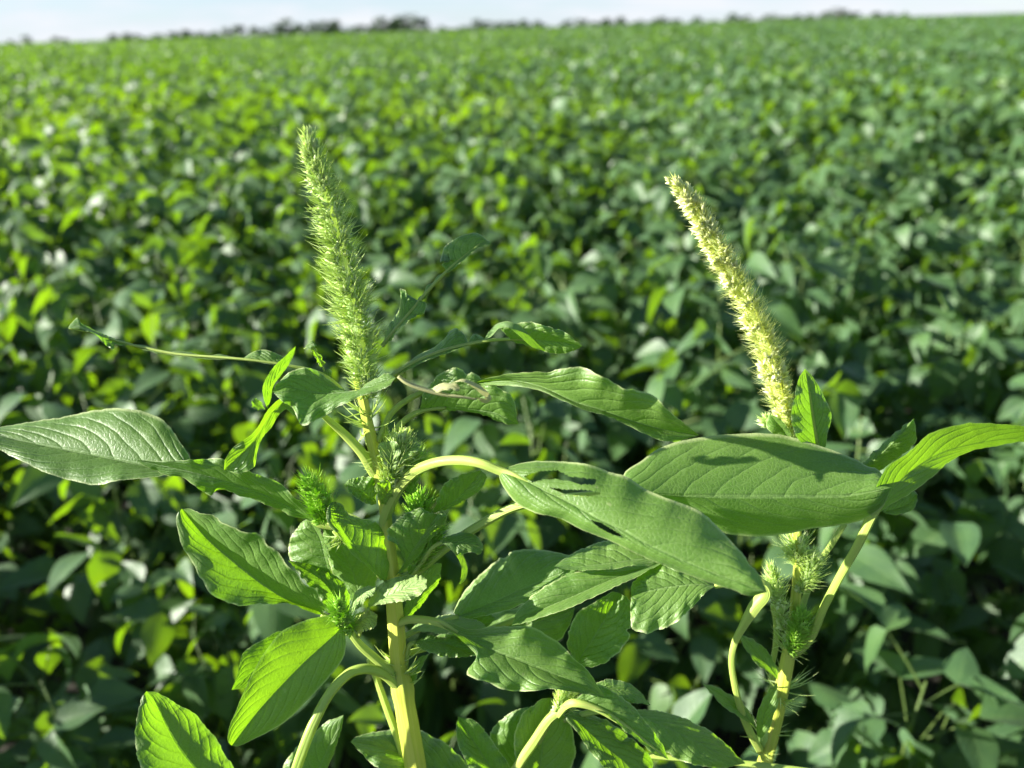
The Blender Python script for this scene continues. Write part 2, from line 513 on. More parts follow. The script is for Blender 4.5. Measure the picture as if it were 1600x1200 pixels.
def scatter(r1, r2, dens, size, tm, zlo, zhi, extra=None, side=False):
    A = 0.98
    w2 = A * r2 + 1.0 + side
    k = int(dens * 2 * w2 * (r2 - r1 * 0.6))
    x = rng.uniform(-w2, w2, k)
    y = rng.uniform(r1 * 0.6, r2, k)
    r = np.hypot(x, y)
    ok = (np.abs(x) < A * y + 1.0 + side) & (r > r1) & (r <= r2)
    if side:          # the crop on either side of the plants that stand alone
        ok &= np.abs(x) > .66 * y + .40
    x, y = x[ok], y[ok]
    k = len(x)
    # rows: taller along the row, gaps between
    b = (-x * sa + (y - 2.0) * ca) / ROW
    rw = np.cos(b * 2 * math.pi)
    cl = np.sin(x * 2.1 + 3 * np.sin(y * .9)) * np.sin(y * 2.4 + 2 * np.sin(x * 1.1))
    z = zlo + (zhi - zlo) * rng.beta(1.7, 1.1, k) + 0.05 * rw * np.exp(-y / 14) + 0.05 * cl + zcan(x, y) * .9
    az = rng.uniform(0, 6.28, k)
    pit = rng.normal(-.2, .55, k)
    rol = rng.normal(0, .6, k)
    sc = size * rng.uniform(.8, 1.2, k)
    patch = np.sin(x * .35 + 1.2) * np.sin(y * .42 + x * .12) * .3
    rn = np.clip(.45 + patch + rng.normal(0, .25, k), 0, 1.6)
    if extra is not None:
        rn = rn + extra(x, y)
    which = rng.integers(len(tm), size=k)
    for q in range(len(tm)):
        s_ = which == q
        place(field, tm[q], np.stack([x, y, z], -1)[s_], rotm(az[s_], pit[s_], rol[s_]), sc[s_], rn[s_])


glow_band = lambda x, y: 1.15 * np.exp(-((y - 7.2) / 2.0) ** 2) * (0.6 + 0.4 * np.sin(x * 1.7 + 2)) * np.clip(1.0 - (x - 1.0) / 5, 0.1, 1)  # backlit glow of the crop's top leaves, painted as yellower leaf colour
scatter(0.3, R_IND - .15, 420, .11, TL, .25, .92, None, True)
scatter(R_IND - 0.15, 9, 240, .13, TL, .48, .96, glow_band)
scatter(9, 16, 190, .132, TL, .55, .97, glow_band)
scatter(16, 45, 45, .16, TL, .62, .97)
scatter(45, 130, 5, .34, TL, .68, 1.0)
scatter(130, 430, 0.5, .8, [TL[0], TL[2]], .66, 1.0)
# closed underside of the far canopy, so that no soil shows between its leaves
rr = np.concatenate([np.linspace(R_IND + .6, 20, 50), np.geomspace(20.6, 470, 80)])
aa = np.linspace(-0.85, 0.85, 116)
RR, AA = np.meshgrid(rr, aa, indexing='ij')
X, Y = RR * np.sin(AA), RR * np.cos(AA)
Z = np.where(RR < 20, .50, .50 + .24 * np.clip((RR - 20) / 60, 0, 1)) + rng.normal(0, .03, X.shape)
field.add(np.stack([X, Y, Z], -1), gridq(len(rr) - 1, len(aa) - 1)[:, ::-1], np.stack([X * .3 % 1, 0 * X + .7], -1), .4)
tag(field.build('soybean_field', [M['soy']]), 'blurred green soybean crop stretching back to the tree line on the horizon', 'crop field', None, 'stuff')


# ------------------------------------------------------------------ trees along the horizon
def tree_proto(kind):
    tr = MB()
    h = 1.0
    tube(tr, [[0, 0, 0], [.01, 0, .25], [.0, .01, .5], [.02, 0, .78]], [.035, .028, .02, .008], 7)
    for k in range(5):
        a = k * 2.4
        tube(tr, [[0, 0, .25 + .08 * k], [math.cos(a) * .12, math.sin(a) * .12, .42 + .08 * k], [math.cos(a) * .22, math.sin(a) * .22, .5 + .09 * k]], [.014, .009, .004], 5)
    cr_ = MB()
    cl = []
    for k in range(22):
        a = rng.uniform(0, 6.28)
        zz = rng.uniform(.06, .92)
        wmax = (.34, .26, .40)[kind] * math.sin(math.pi * (zz + .10) / 1.08) ** .6
        rad = wmax * math.sqrt(rng.uniform(0, 1))
        cl.append((rad * math.cos(a), rad * math.sin(a), zz, rng.uniform(.09, .16)))
    for c in cl:
        k = 34
        d = rng.normal(size=(k, 3))
        d /= np.linalg.norm(d, axis=1)[:, None]
        pos = np.array(c[:3]) + d * c[3] * rng.uniform(.4, 1.05, (k, 1)) * np.array([1, 1, .8])
        place(cr_, TL[0], pos, rotm(rng.uniform(0, 6.28, k), rng.normal(0, .6, k), rng.normal(0, .8, k)), rng.uniform(.07, .12, k), rng.uniform(0, 1, k))
    return tr.mesh('tree_trunk', [M['bark']]), cr_.mesh('tree_crown', [M['crown']])


TP = [tree_proto(k) for k in (0, 1, 2, 0, 1)]
# photograph column, height in photograph pixels, width factor, clump
TREES = ([(x, h, 1.0, 0) for x, h in ((18, 7), (41, 11), (86, 9), (101, 7))] +
         [(x, h, 1.2, 1) for x, h in ((177, 10), (196, 12), (215, 9), (247, 9), (272, 12), (291, 13), (313, 11), (334, 10))] +
         [(x, h, 1.1, 2) for x, h in ((352, 15), (374, 19), (397, 15), (414, 13))] +
         [(x, h, 1.15, 3) for x, h in ((433, 17), (452, 25), (470, 17), (490, 19), (508, 22), (524, 21))] +
         [(x, h, 1.2, 4) for x, h in ((546, 11), (563, 14), (581, 12))] +
         [(x, h, 1.3, 5) for x, h in ((600, 25), (618, 21), (636, 27), (655, 23))] +
         [(x, h, 1.2, 6) for x, h in ((690, 8), (747, 18), (760, 13), (778, 12), (798, 13), (817, 14), (842, 13))] +
         [(x, h, 1.3, 7) for x, h in ((886, 11), (905, 13), (928, 9), (948, 12), (972, 15), (1000, 8), (1032, 12), (1056, 9), (1090, 10))] +
         [(x, h, 1.3, 8) for x, h in ((1147, 15), (1166, 10), (1203, 11), (1222, 8), (1246, 9), (1268, 10), (1290, 12), (1311, 16), (1332, 11), (1368, 9), (1392, 8))])
TN = ['small lone tree on the far left horizon', 'low tree in the thin row at the left of the horizon', 'tree in the small dark clump left of the tallest trees on the horizon',
      'tall tree in the jagged dark clump above the left weed', 'low tree in the gap between the two tallest horizon clumps', 'broad tree in the solid dark clump nearest the middle of the horizon',
      'tree in the clump just left of the horizon\'s centre gap', 'low distant tree in the long thin row right of centre', 'low distant tree in the right hand row above the right weed']
TN[6] = 'tree in the separate dark clump right of the solid clump on the horizon'
for i, (x, h, wf, c) in enumerate(TREES):
    dist = 420 + 15 * ((i * 7) % 5)
    b = at(x, 66 - x * 0.030, 1.0) - CAM
    b[2] = 0
    b /= np.linalg.norm(b)
    tw = empty('horizon_tree', (b[0] * dist, b[1] * dist, 0))
    H = h * 0.88 * dist / F + 0.8
    tw.scale = (H * wf * (2.1 if h < 15 else 1.6), H * wf * (2.1 if h < 15 else 1.6), H)
    tw.rotation_euler.z = rng.uniform(0, 6.28)
    tag(tw, TN[c], 'tree', 'trees along the horizon')
    for nm, me in zip(('trunk', 'crown'), TP[i % 5]):
        o = bpy.data.objects.new(nm, me)
        COL.objects.link(o)
        o.parent = tw

# the low continuous scrub under those trees
hb = MB()
k = 9000
px_ = rng.uniform(225, 1420, k)
dd_ = rng.uniform(408, 470, k)
bd = at(px_, 66 - px_ * .030, np.ones(k)) - CAM
bd[:, 2] = 0
bd /= np.linalg.norm(bd, axis=1)[:, None]
ps = bd * dd_[:, None]
hh = 1.5 + 1.0 * np.sin(px_ * .045) * np.sin(px_ * .019 + 1) + .5 * np.sin(px_ * .21)
ps[:, 2] = rng.uniform(.3, 1, k) * np.maximum(hh, .7)
place(hb, TL[0], ps, rotm(rng.uniform(0, 6.28, k), rng.normal(0, .5, k), rng.normal(0, .7, k)), rng.uniform(1.0, 1.8, k), rng.uniform(0, 1, k))
tag(hb.build('far_scrub', [M['crown']]), 'dark low scrub along the far field edge under the horizon trees', 'scrub', None, 'stuff')

# WEEDS_BEGIN
# ------------------------------------------------------------------ the two flowering weeds
class Plant:
    def __init__(self, base_px, label, group):
        x, y, dz = base_px
        P = at(x, y, D(y) + dz / 100)
        self.org = np.array([P[0] + .015, P[1] + .05, 0.0])
        self.low = P
        self.e = empty('flowering_weed', self.org)
        tag(self.e, label, 'weed', group)


PL = None
rw = random.Random(5)
nr = np.random.default_rng(3)


def pix(P):
    """(x, y, dz cm[, w px]) rows -> world points (and radii)"""
    P = np.asarray(P, float)
    d = D(P[:, 1]) + P[:, 2] / 100
    C = at(P[:, 0], P[:, 1], d)
    if P.shape[1] > 3:
        return C, P[:, 3] * d / F / 2
    return C


def inside(poly, x, y):
    poly = np.asarray(poly, float)
    r = np.zeros(x.shape, bool)
    for (x1, y1), (x2, y2) in zip(poly, np.roll(poly, -1, axis=0)):
        c = ((y1 > y) != (y2 > y)) & (x < (x2 - x1) * (y - y1) / (y2 - y1 + 1e-9) + x1)
        r ^= c
    return r


def stalk(pts, name, parent, mat='petiole', sides=15, ridge=.09, mb=None, smooth=True, build=True, extra=None):
    mb = mb or MB()
    P = spline(pts, max(8, len(pts) * 7)) if smooth else np.asarray(pts, float)
    C, R = pix(P)
    if extra is not None:
        C = np.vstack([C, extra[0]])
        R = np.concatenate([R, extra[1]])
    tube(mb, C, R, sides, ridge, rnd=rw.uniform(.2, .8))
    if build:
        return mb.build(name, [M[mat]], parent, PL.org)
    return mb


def blade(mb, mid, A, B, a=0.0, b=0.0, bul=.25, wav=.12, nu=84, nv=10, holes=(), under=False, rag=1.0, rnd=None, ends=(1, 1), bites=True):
    """one leaf blade: midrib (x, y, dz) and two margins (x, y) from base to tip, margins standing a / b cm behind (+) or before (-) the midrib"""
    m = spline(mid, nu + 1)
    t = np.linspace(0, 1, nu + 1)
    rnd = rw.uniform(.2, .8) if rnd is None else rnd
    ph = rw.uniform(0, 6.28)
    half = []
    for E, off in ((A, a), (B, b)):
        E = [tuple(m[0, :2])] * ends[0] + [tuple(p[:2]) for p in E] + [tuple(m[-1, :2])] * ends[1]
        e_ = spline(E, nu + 1)
        nz = nr.normal(size=(nu + 1, 2))
        nz = (nz + np.roll(nz, 1, 0)) * .35 * rag
        nz += (np.sin(t * rw.uniform(14, 20) + ph)[:, None] * nr.normal(0, .7, 2) + np.sin(t * rw.uniform(32, 48) + ph)[:, None] * nr.normal(0, .5, 2)) * min(1, rag)
        nz *= np.clip(np.minimum(t, 1 - t) * 12, 0, 1)[:, None]
        e_ = e_ + nz
        for _ in range(rw.choice((0, 0, 1, 1)) if bites else 0):      # nibbles along the margin
            c_, h_, dp = rw.uniform(.2, .92), rw.uniform(.010, .026), rw.uniform(.04, .11)
            k_ = np.sqrt(np.clip(1 - ((t - c_) / h_) ** 2, 0, 1)) * dp
            e_ = m[:, :2] + (e_ - m[:, :2]) * (1 - k_)[:, None]
        off = np.interp(t, np.linspace(0, 1, len(off)), off) if np.ndim(off) else off * np.sin(math.pi * np.clip(t * .96 + .02, 0, 1)) ** .6
        s = np.linspace(0, 1, nv + 1)
        XY = m[:, None, :2] * (1 - s)[None, :, None] + e_[:, None] * s[None, :, None]
        w = np.linalg.norm(e_ - m[:, :2], axis=1)
        wr = wav * np.sin(t * 2 * math.pi * 3.2 + ph) + wav * .6 * np.sin(t * 2 * math.pi * 7.3 + ph * 2)
        Z = m[:, None, 2] + off[:, None] * s[None] - (bul * np.minimum(1, w / 30))[:, None] * np.sin(math.pi * s * .9)[None] * .8 \
            + (wr * np.minimum(1, w / 25))[:, None] * (s ** 2)[None]
        half.append((XY, Z))
        ph += 1.3
    XY = np.concatenate([half[0][0][:, ::-1], half[1][0][:, 1:]], 1)
    Z = np.concatenate([half[0][1][:, ::-1], half[1][1][:, 1:]], 1)
    V = at(XY[..., 0], XY[..., 1], D(m[:, 1])[:, None] + Z / 100)
    n2 = 2 * nv
    uv = np.stack(np.broadcast_arrays(t[:, None], np.linspace(0, 1, n2 + 1)[None]), -1)
    Q = gridq(nu, n2)
    if holes:
        c = XY.reshape(-1, 2)[Q].mean(1)
        keep = np.ones(len(Q), bool)
        for h in holes:
            keep &= ~inside(h, c[:, 0], c[:, 1])
        Q = Q[keep]
    # upper face towards the camera unless the underside shows
    q = gridq(nu, n2)
    v = V.reshape(-1, 3)
    nn = np.cross(v[q[:, 2]] - v[q[:, 0]], v[q[:, 3]] - v[q[:, 1]]).sum(0)
    toward = nn @ (CAM - v.mean(0)) > 0
    if toward == under:
        Q = Q[:, ::-1]
    mb.add(V, Q, uv, rnd)


def leaf(mid, A, B, a=0.0, b=0.0, pet=None, mat='weed', label=None, more=(), name='leaf', rib=None, ribmat='petiole', **kw):
    mb = MB()
    blade(mb, mid, A, B, a, b, **kw)
    for mm in more:
        blade(mb, **mm)
    mats = [M[mat]]
    o = mb.build(name, mats, PL.e, PL.org)
    if label:
        o['label'] = label
    if pet is not None:
        stalk(pet, 'petiole', o)
    if rib is not None:
        stalk(rib, 'midrib', o, ribmat, sides=7)
    return o


def spike(axis, nb, nf, name, parent, mats, core=.34, blen=1.0, lift=.75, bw=.36, fw_=1.1, fl=3.2, seed=1, curl=.35, part=True, mb=None):
    """flower spike: axis rows (x, y, dz, half width px); bristles and flowers are thin tapering cones leaning upwards"""
    r = np.random.default_rng(seed)
    mb = mb or MB()
    P = spline(axis, 60)
    C, R = pix(np.column_stack([P[:, :3], P[:, 3] * 2]))
    tube(mb, C, R * core * .75, 8, .05, mi=0, rnd=.3)
    T, N_, B_ = frames(C)
    L = np.concatenate([[0], np.cumsum(np.linalg.norm(np.diff(C, axis=0), axis=1))])
    for cnt, isf in ((nf, True), (nb, False)):
        if not cnt:
            continue
        s = r.uniform(0, L[-1], cnt)
        # flowers sit in little whorls
        th = r.uniform(0, 2 * math.pi, cnt)
        if True:
            k = max(1, cnt // (9 if isf else 7))
            cs, ct = r.uniform(0, L[-1], k), r.uniform(0, 2 * math.pi, k)
            w = r.integers(k, size=cnt)
            use = r.random(cnt) < (.9 if isf else .6)
            s = np.where(use, np.clip(cs[w] + r.normal(0, .0007 if isf else .0012, cnt), 0, L[-1]), s)
            th = np.where(use, ct[w] + r.normal(0, .2 if isf else .35, cnt), th)
        itp = lambda A_: np.stack([np.interp(s, L, A_[:, q]) for q in range(3)], -1)
        c, t_, n_, b_ = itp(C), itp(T), itp(N_), itp(B_)
        rad = np.interp(s, L, R)
        o_ = n_ * np.cos(th)[:, None] + b_ * np.sin(th)[:, None]
        end = np.clip((s / L[-1] - .90) / .10, 0, 1)
        lf = lift * r.uniform(.5, 1.5, cnt) + 2.2 * end
        d = o_ + t_ * lf[:, None] + r.normal(0, .22, (cnt, 3))
        d /= np.linalg.norm(d, axis=1)[:, None]
        st = c + o_ * (rad * core * r.uniform(.5, 1.1, cnt))[:, None]
        if isf:
            ln = r.uniform(.7, 1.25, cnt) * fl / 1000
            wd = r.uniform(.7, 1.2, cnt) * fw_ / 1000
            st = c + o_ * (rad * core * r.uniform(.9, 1.35, cnt))[:, None]
            d = o_ + t_ * (lift * .8 + 2.2 * end)[:, None] + r.normal(0, .55, (cnt, 3))      # little open stars
            d /= np.linalg.norm(d, axis=1)[:, None]
        else:
            ln = np.maximum(rad, .0025) * blen * r.uniform(.55, 1.2, cnt)
            wd = bw / 1000 * r.uniform(.7, 1.2, cnt)
        kk = 4
        q = np.linspace(0, 1, kk + 1)
        bend = (t_ * r.normal(curl, .35, cnt)[:, None] + r.normal(0, .22, (cnt, 3))) * ln[:, None] * .5
        ctr = st[:, None] + d[:, None] * (ln[:, None] * q[None])[..., None] + bend[:, None] * (q ** 2)[None, :, None]
        prof = (np.array([.55, 1.0, .95, .55, .03]) if isf else np.array([1.0, .9, .7, .42, .05]))
        e1 = np.cross(d, [.3, .5, .8])
        e1 /= np.linalg.norm(e1, axis=1)[:, None]
        e2 = np.cross(d, e1)
        a3 = np.linspace(0, 2 * math.pi, 4)
        V = ctr[:, :, None] + (wd[:, None, None] * prof[None, :, None])[..., None] * (
            e1[:, None, None] * np.cos(a3)[None, None, :, None] + e2[:, None, None] * np.sin(a3)[None, None, :, None])
        Q = gridq(kk, 3)
        m_ = V.shape[1] * V.shape[2]
        V = V.reshape(cnt, m_, 3)
        QQ = Q[None] + (np.arange(cnt) * m_)[:, None, None]
        rn = np.clip(r.normal(.5, .25, (cnt, 1)) + np.repeat(q * .5 - .2, 4)[None], 0, 1)
        mb.add(V, QQ, None, rn.ravel(), 2 if isf else 1)
    return mb.build(name, [M[k] for k in mats], parent, PL.org)


LG = ('bristle', 'bristle', 'flower')
LB = ('bud', 'bud', 'bud')
LY = ('bristle_y', 'bristle_y', 'flower_y')

# ================================================================= left weed
PL = Plant((650, 1215, 0), 'left tall flowering weed with thick green bristly spike and ragged insect-eaten upper leaves', 'flowering weeds standing above the crop')
E = PL.e
low = PL.low
stalk([(556, 585, 0, 13), (566, 620, 0, 15), (575, 665, 0, 17), (587, 715, 0, 19), (598, 770, 0, 18), (605, 830, 0, 18), (611, 890, 0, 22), (616, 950, 0, 25),
       (620, 1000, 0, 26), (624, 1050, 0, 27), (628, 1074, 0, 35), (631, 1095, 0, 31), (636, 1125, 0, 32), (644, 1170, 0, 32), (651, 1215, 0, 33)], 'stem', E, 'stem', 20, .09,
      extra=(np.array([low * .75 + PL.org * .25, low * .4 + PL.org * .6, PL.org]), np.array([.0056, .0065, .008])))
for pts in (
        [(576, 1030, 1.2, 8), (588, 1060, 1.2, 10), (604, 1105, 1.0, 12), (622, 1155, .8, 12), (640, 1215, .6, 13)],        # thin pale side shoot behind the stem
        [(628, 1078, 0, 16), (612, 1052, -.3, 16), (588, 1030, -.6, 14), (563, 1008, -.9, 13), (545, 985, -1.1, 11)],      # shoot to the lower bud
        [(598, 905, 0, 8), (570, 872, .2, 9), (540, 842, .3, 9), (512, 815, .3, 9)],                                         # shoot to the left bud
        [(640, 905, .3, 10), (660, 872, .6, 10), (680, 835, .8, 8), (690, 805, .9, 6)],                                     # shoot to the right buds
        [(790, 1235, -.2, 17), (812, 1192, -.4, 15), (835, 1158, -.6, 15), (858, 1124, -.8, 14), (876, 1110, -.9, 12)],     # shoot of the lower right cluster
):
    stalk(pts, 'side_shoot', E, 'petiole', 12)

spike([(576, 622, 0, 16), (571, 595, 0, 28), (565, 560, 0, 32), (555, 500, 0, 35), (540, 430, 0, 34), (519, 350, 0, 31), (501, 285, 0, 25), (488, 235, 0, 19), (482, 210, 0, 12)],
      1500, 1300, 'flower_spike', E, LG, seed=4, core=.38, blen=1.0, lift=.42, bw=.40, fw_=.75, fl=3.0)

# 1 broad leaf running out of the frame on the left
leaf([(300, 738, .5), (262, 735, .6), (212, 725, .8), (156, 713, 1.1), (94, 701, 1.4), (30, 688, 1.7), (-45, 668, 2.0)],
     [(298, 716), (281, 691), (263, 663), (237, 647), (194, 639), (140, 642), (78, 655), (0, 666)],
     [(265, 742), (225, 747), (187, 751), (150, 758), (103, 749), (70, 737), (47, 727), (0, 703), (-30, 684)], a=1.3, b=-1.3, bul=.3, wav=.06,
     pet=[(300, 738, .5, 8), (360, 760, 1.3, 9), (440, 790, 1.6, 9), (540, 805, 1.4, 10), (606, 840, .2, 11)], label='broad pale lit leaf reaching out of the left edge')
# 2 narrow rolled leaf lying over it
leaf([(489, 814, .2), (450, 791, 0), (400, 768, -.4), (345, 750, -.8), (300, 738, -1.0), (250, 727, -1.0), (213, 719, -1.0)],
     [(480, 795), (469, 786), (437, 755), (412, 744), (390, 736), (347, 717), (320, 717), (297, 719), (250, 720)],
     [(470, 810), (444, 800), (400, 782), (359, 769), (340, 765), (327, 774), (314, 768), (297, 752), (272, 744), (250, 739), (225, 727)], a=-.4, b=.3, bul=.25, wav=.2,
     pet=[(489, 814, .2, 8), (500, 820, .2, 9), (520, 824, .2, 9)])
# 3 eaten leaf, little more than its midrib, top left
leaf([(200, 537, .2), (180, 533, .2), (150, 520, .1), (125, 510, 0), (106, 513, -.1)],
     [(185, 532), (160, 521), (140, 512), (126, 504), (120, 496)], [(190, 540), (179, 538), (178, 546), (166, 540), (150, 524), (126, 514)], a=.3, b=-.4, rag=.4, bul=.1,
     label='long leaf eaten back to its midrib, with a scrap of blade at the tip',
     rib=[(535, 612, .4, 11), (515, 594, .2, 10), (492, 581, 0, 8), (459, 573, -.2, 6), (418, 566, -.3, 5), (375, 561, -.3, 5), (275, 553, -.1, 5), (225, 543, .1, 4.5), (180, 532, .2, 4), (150, 522, .1, 3), (108, 513, -.1, 2)],
     more=[dict(mid=[(455, 573, -.2), (420, 567, -.3), (378, 561, -.3)], A=[(440, 556), (409, 546), (392, 552)], B=[(440, 572), (410, 567)], a=.3, b=-.1, rag=.3, nu=20),
           dict(mid=[(378, 561, -.3), (290, 555, -.1), (200, 538, .2)], A=[(345, 554), (320, 556), (290, 549), (255, 549), (230, 540)], B=[(340, 562), (300, 559), (260, 554), (240, 551)], a=.2, b=-.1, rag=.8, nu=40),
           dict(mid=[(515, 594, .3), (500, 583, .2), (480, 580, 0)], A=[(518, 580), (512, 576), (504, 582)], B=[(505, 590)], a=.3, b=0, nu=12)])
# 4 twisted leaf before the foot of the spike
leaf([(618, 590, -2.4), (580, 604, -2.3), (545, 612, -2.1), (510, 614, -2.0), (478, 610, -2.1), (448, 604, -2.3), (426, 612, -2.5)],
     [(606, 583), (580, 596), (554, 610), (532, 606), (510, 592), (485, 574), (466, 575), (448, 585), (432, 600)],
     [(606, 603), (580, 614), (545, 628), (524, 637), (491, 659), (472, 665), (458, 640), (440, 626)], a=.5, b=-.5, bul=.25, wav=.15, bites=False, rnd=.1, label='twisted dark leaf with a glowing yellow-green tail',
     pet=[(592, 748, .1, 15), (584, 738, 0, 16), (565, 707, -.3, 15), (537, 677, -.6, 13), (518, 660, -1.0, 11), (504, 648, -1.5, 8)],
     more=[dict(mid=[(470, 640, -2.1), (448, 628, -2.2), (430, 640, -2.3), (414, 662, -2.3), (396, 690, -2.2), (372, 715, -2.1), (350, 734, -2.0)],
                A=[(450, 620), (432, 627), (416, 645), (402, 668), (385, 685), (366, 698), (352, 716)], B=[(462, 650), (446, 640), (434, 652), (424, 668), (410, 684), (402, 705), (397, 730), (375, 739)],
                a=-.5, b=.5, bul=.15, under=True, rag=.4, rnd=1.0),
           dict(mid=[(418, 640, -2.2), (420, 610, -2.3), (434, 585, -2.3), (462, 541, -2.2)], A=[(412, 622), (411, 602), (424, 578), (446, 556)], B=[(424, 622), (426, 606), (438, 588), (456, 562)],
                a=-.3, b=.3, bul=.05, under=True, rag=.3, rnd=.2, bites=False),
           dict(mid=[(415, 640, -2.2), (400, 633, -2.3), (393, 626, -2.3)], A=[(408, 628), (398, 622)], B=[(405, 641), (395, 638)], a=.2, b=-.2, nu=14, under=True)])
# 5 eaten leaf at the upper right of the spike
leaf([(694, 427, .9), (722, 402, 1.0), (750, 381, 1.1), (767, 377, 1.2)],
     [(697, 421), (690, 414), (702, 405), (703, 398), (697, 395), (691, 398), (687, 411), (690, 398), (696, 384), (717, 370), (733, 365), (745, 364), (757, 371), (760, 375)],
     [(703, 424), (724, 407), (748, 387), (764, 384), (767, 381)], a=.5, b=-.3, bul=.2, rag=.2, label='eaten leaf curling up right of the spike, bare midrib halfway',
     rib=[(597, 541, .1, 8), (620, 513, .3, 7), (647, 481, .6, 6), (670, 453, .8, 6), (700, 422, .9, 5), (722, 403, 1.0, 4), (750, 381, 1.1, 3)],
     more=[dict(mid=[(598, 540, .1), (620, 513, .3), (645, 483, .55), (655, 470, .6)], A=[(607, 510), (618, 492), (625, 475), (627, 460), (624, 450), (632, 452), (636, 458), (650, 468)],
                B=[(612, 530), (630, 508), (650, 494), (658, 494), (665, 484), (664, 472)], a=.8, b=-.5, bul=.2, nu=36),
           dict(mid=[(650, 477, .6), (672, 450, .8), (694, 427, .9)], A=[(654, 464), (664, 460), (666, 447), (676, 441), (684, 432)], B=[(658, 473), (675, 451)], a=.2, b=0, nu=22, rag=.8)])
# 6 scalloped leaf ending in a folded blade
leaf([(799, 531, .6), (835, 532, .5), (870, 534, .4), (910, 541, .3)],
     [(779, 510), (800, 506), (835, 504), (871, 515), (895, 527)], [(806, 535), (820, 539), (853, 550), (874, 553), (895, 549)], a=-.4, b=.4, bul=.25,
     label='leaf bitten into scallops, folded blade left at its tip',
     rib=[(596, 608, 0, 9), (606, 595, .1, 9), (617, 584, .2, 8), (656, 562, .4, 7), (702, 545, .5, 6.5), (757, 533, .6, 6), (799, 530, .6, 5), (835, 532, .5, 3.5)],
     more=[dict(mid=[(617, 585, .2), (656, 562, .4), (702, 546, .5), (732, 539, .5)], A=[(656, 553), (682, 540), (694, 530), (702, 517), (712, 512), (724, 521), (731, 533)],
                B=[(640, 577), (670, 562), (705, 550)], a=.9, b=-.4, bul=.2, rag=.5),
           dict(mid=[(730, 539, .5), (745, 535, .55), (760, 533, .6)], A=[(735, 528), (741, 522), (752, 525)], B=[(746, 538)], a=.4, b=0, nu=14),
           dict(mid=[(757, 530, .5), (772, 514, .1), (786, 506, -.2), (803, 510, -.4), (822, 526, -.3), (853, 549, 0)], A=[(765, 516), (779, 505), (799, 503), (815, 512), (835, 532)],
                B=[(766, 527), (780, 513), (795, 512), (808, 522), (832, 542)], a=.2, b=-.2, bul=.08, rag=.3, under=True, nu=30)])
# 7 long drooping leaf to the right
leaf([(742, 598, .2), (800, 594, -.9), (850, 606, -1.8), (895, 627, -2.4), (940, 641, -2.6), (990, 659, -2.6), (1040, 672, -2.4), (1092, 680, -2.2)],
     [(760, 591), (799, 584), (841, 581), (856, 582), (880, 575), (910, 575), (940, 587), (962, 600), (975, 607), (990, 608), (1024, 621), (1054, 650), (1080, 670)],
     [(760, 601), (805, 603), (850, 614), (895, 632), (940, 649), (982, 666), (1015, 681), (1045, 689), (1062, 689)], a=-1.3, b=-.4, bul=.4, wav=.2,
     pet=[(590, 690, 0, 9), (612, 645, .4, 9), (650, 617, .7, 9), (700, 603, .6, 8), (742, 598, .2, 6)], label='long dark drooping leaf between the two weeds')
# 8 dried strip
leaf([(676, 612, -3.2), (690, 604, -3.2), (704, 602, -3.2), (719, 606, -3.2)], [(677, 606), (690, 599), (712, 600)], [(684, 613), (700, 609), (716, 610)], a=.2, b=-.1, mat='dry', nu=16, rag=.6,
     label='dried curled strip of a dead leaf',
     ribmat='dry', rib=[(622, 588, -3.2, 6), (634, 597, -3.2, 8), (655, 606, -3.2, 8), (690, 616, -3.2, 7), (720, 620, -3.2, 5), (745, 624, -3.1, 3)],
     more=[dict(mid=[(705, 598, -3.2), (725, 594, -3.2), (742, 602, -3.1), (757, 613, -3.0), (764, 622, -3.0), (757, 627, -3.0), (742, 620, -3.1)],
                A=[(724, 592), (744, 599), (761, 611), (768, 624), (757, 630)], B=[(724, 597), (740, 606), (753, 617), (759, 622), (750, 622)], a=.2, b=-.2, nu=30, rag=.3, bul=.05)])
# 9 leaf arching behind the strip
leaf([(656, 642, .4), (697, 637, .3), (730, 640, .2), (771, 645, .1), (793, 655, 0), (810, 663, 0)],
     [(660, 620), (672, 601), (683, 586), (697, 579), (711, 574), (726, 580), (741, 584), (770, 600), (796, 616), (807, 638), (808, 652)],
     [(680, 641), (720, 642), (760, 650), (785, 662), (800, 663)], a=-.5, b=.3, bul=.35, rag=1.3,
     pet=[(596, 706, 0, 9), (612, 680, .2, 10), (634, 655, .4, 10), (661, 641, .4, 8), (697, 637, .3, 5)], label='arching leaf with torn end behind the dried strip')
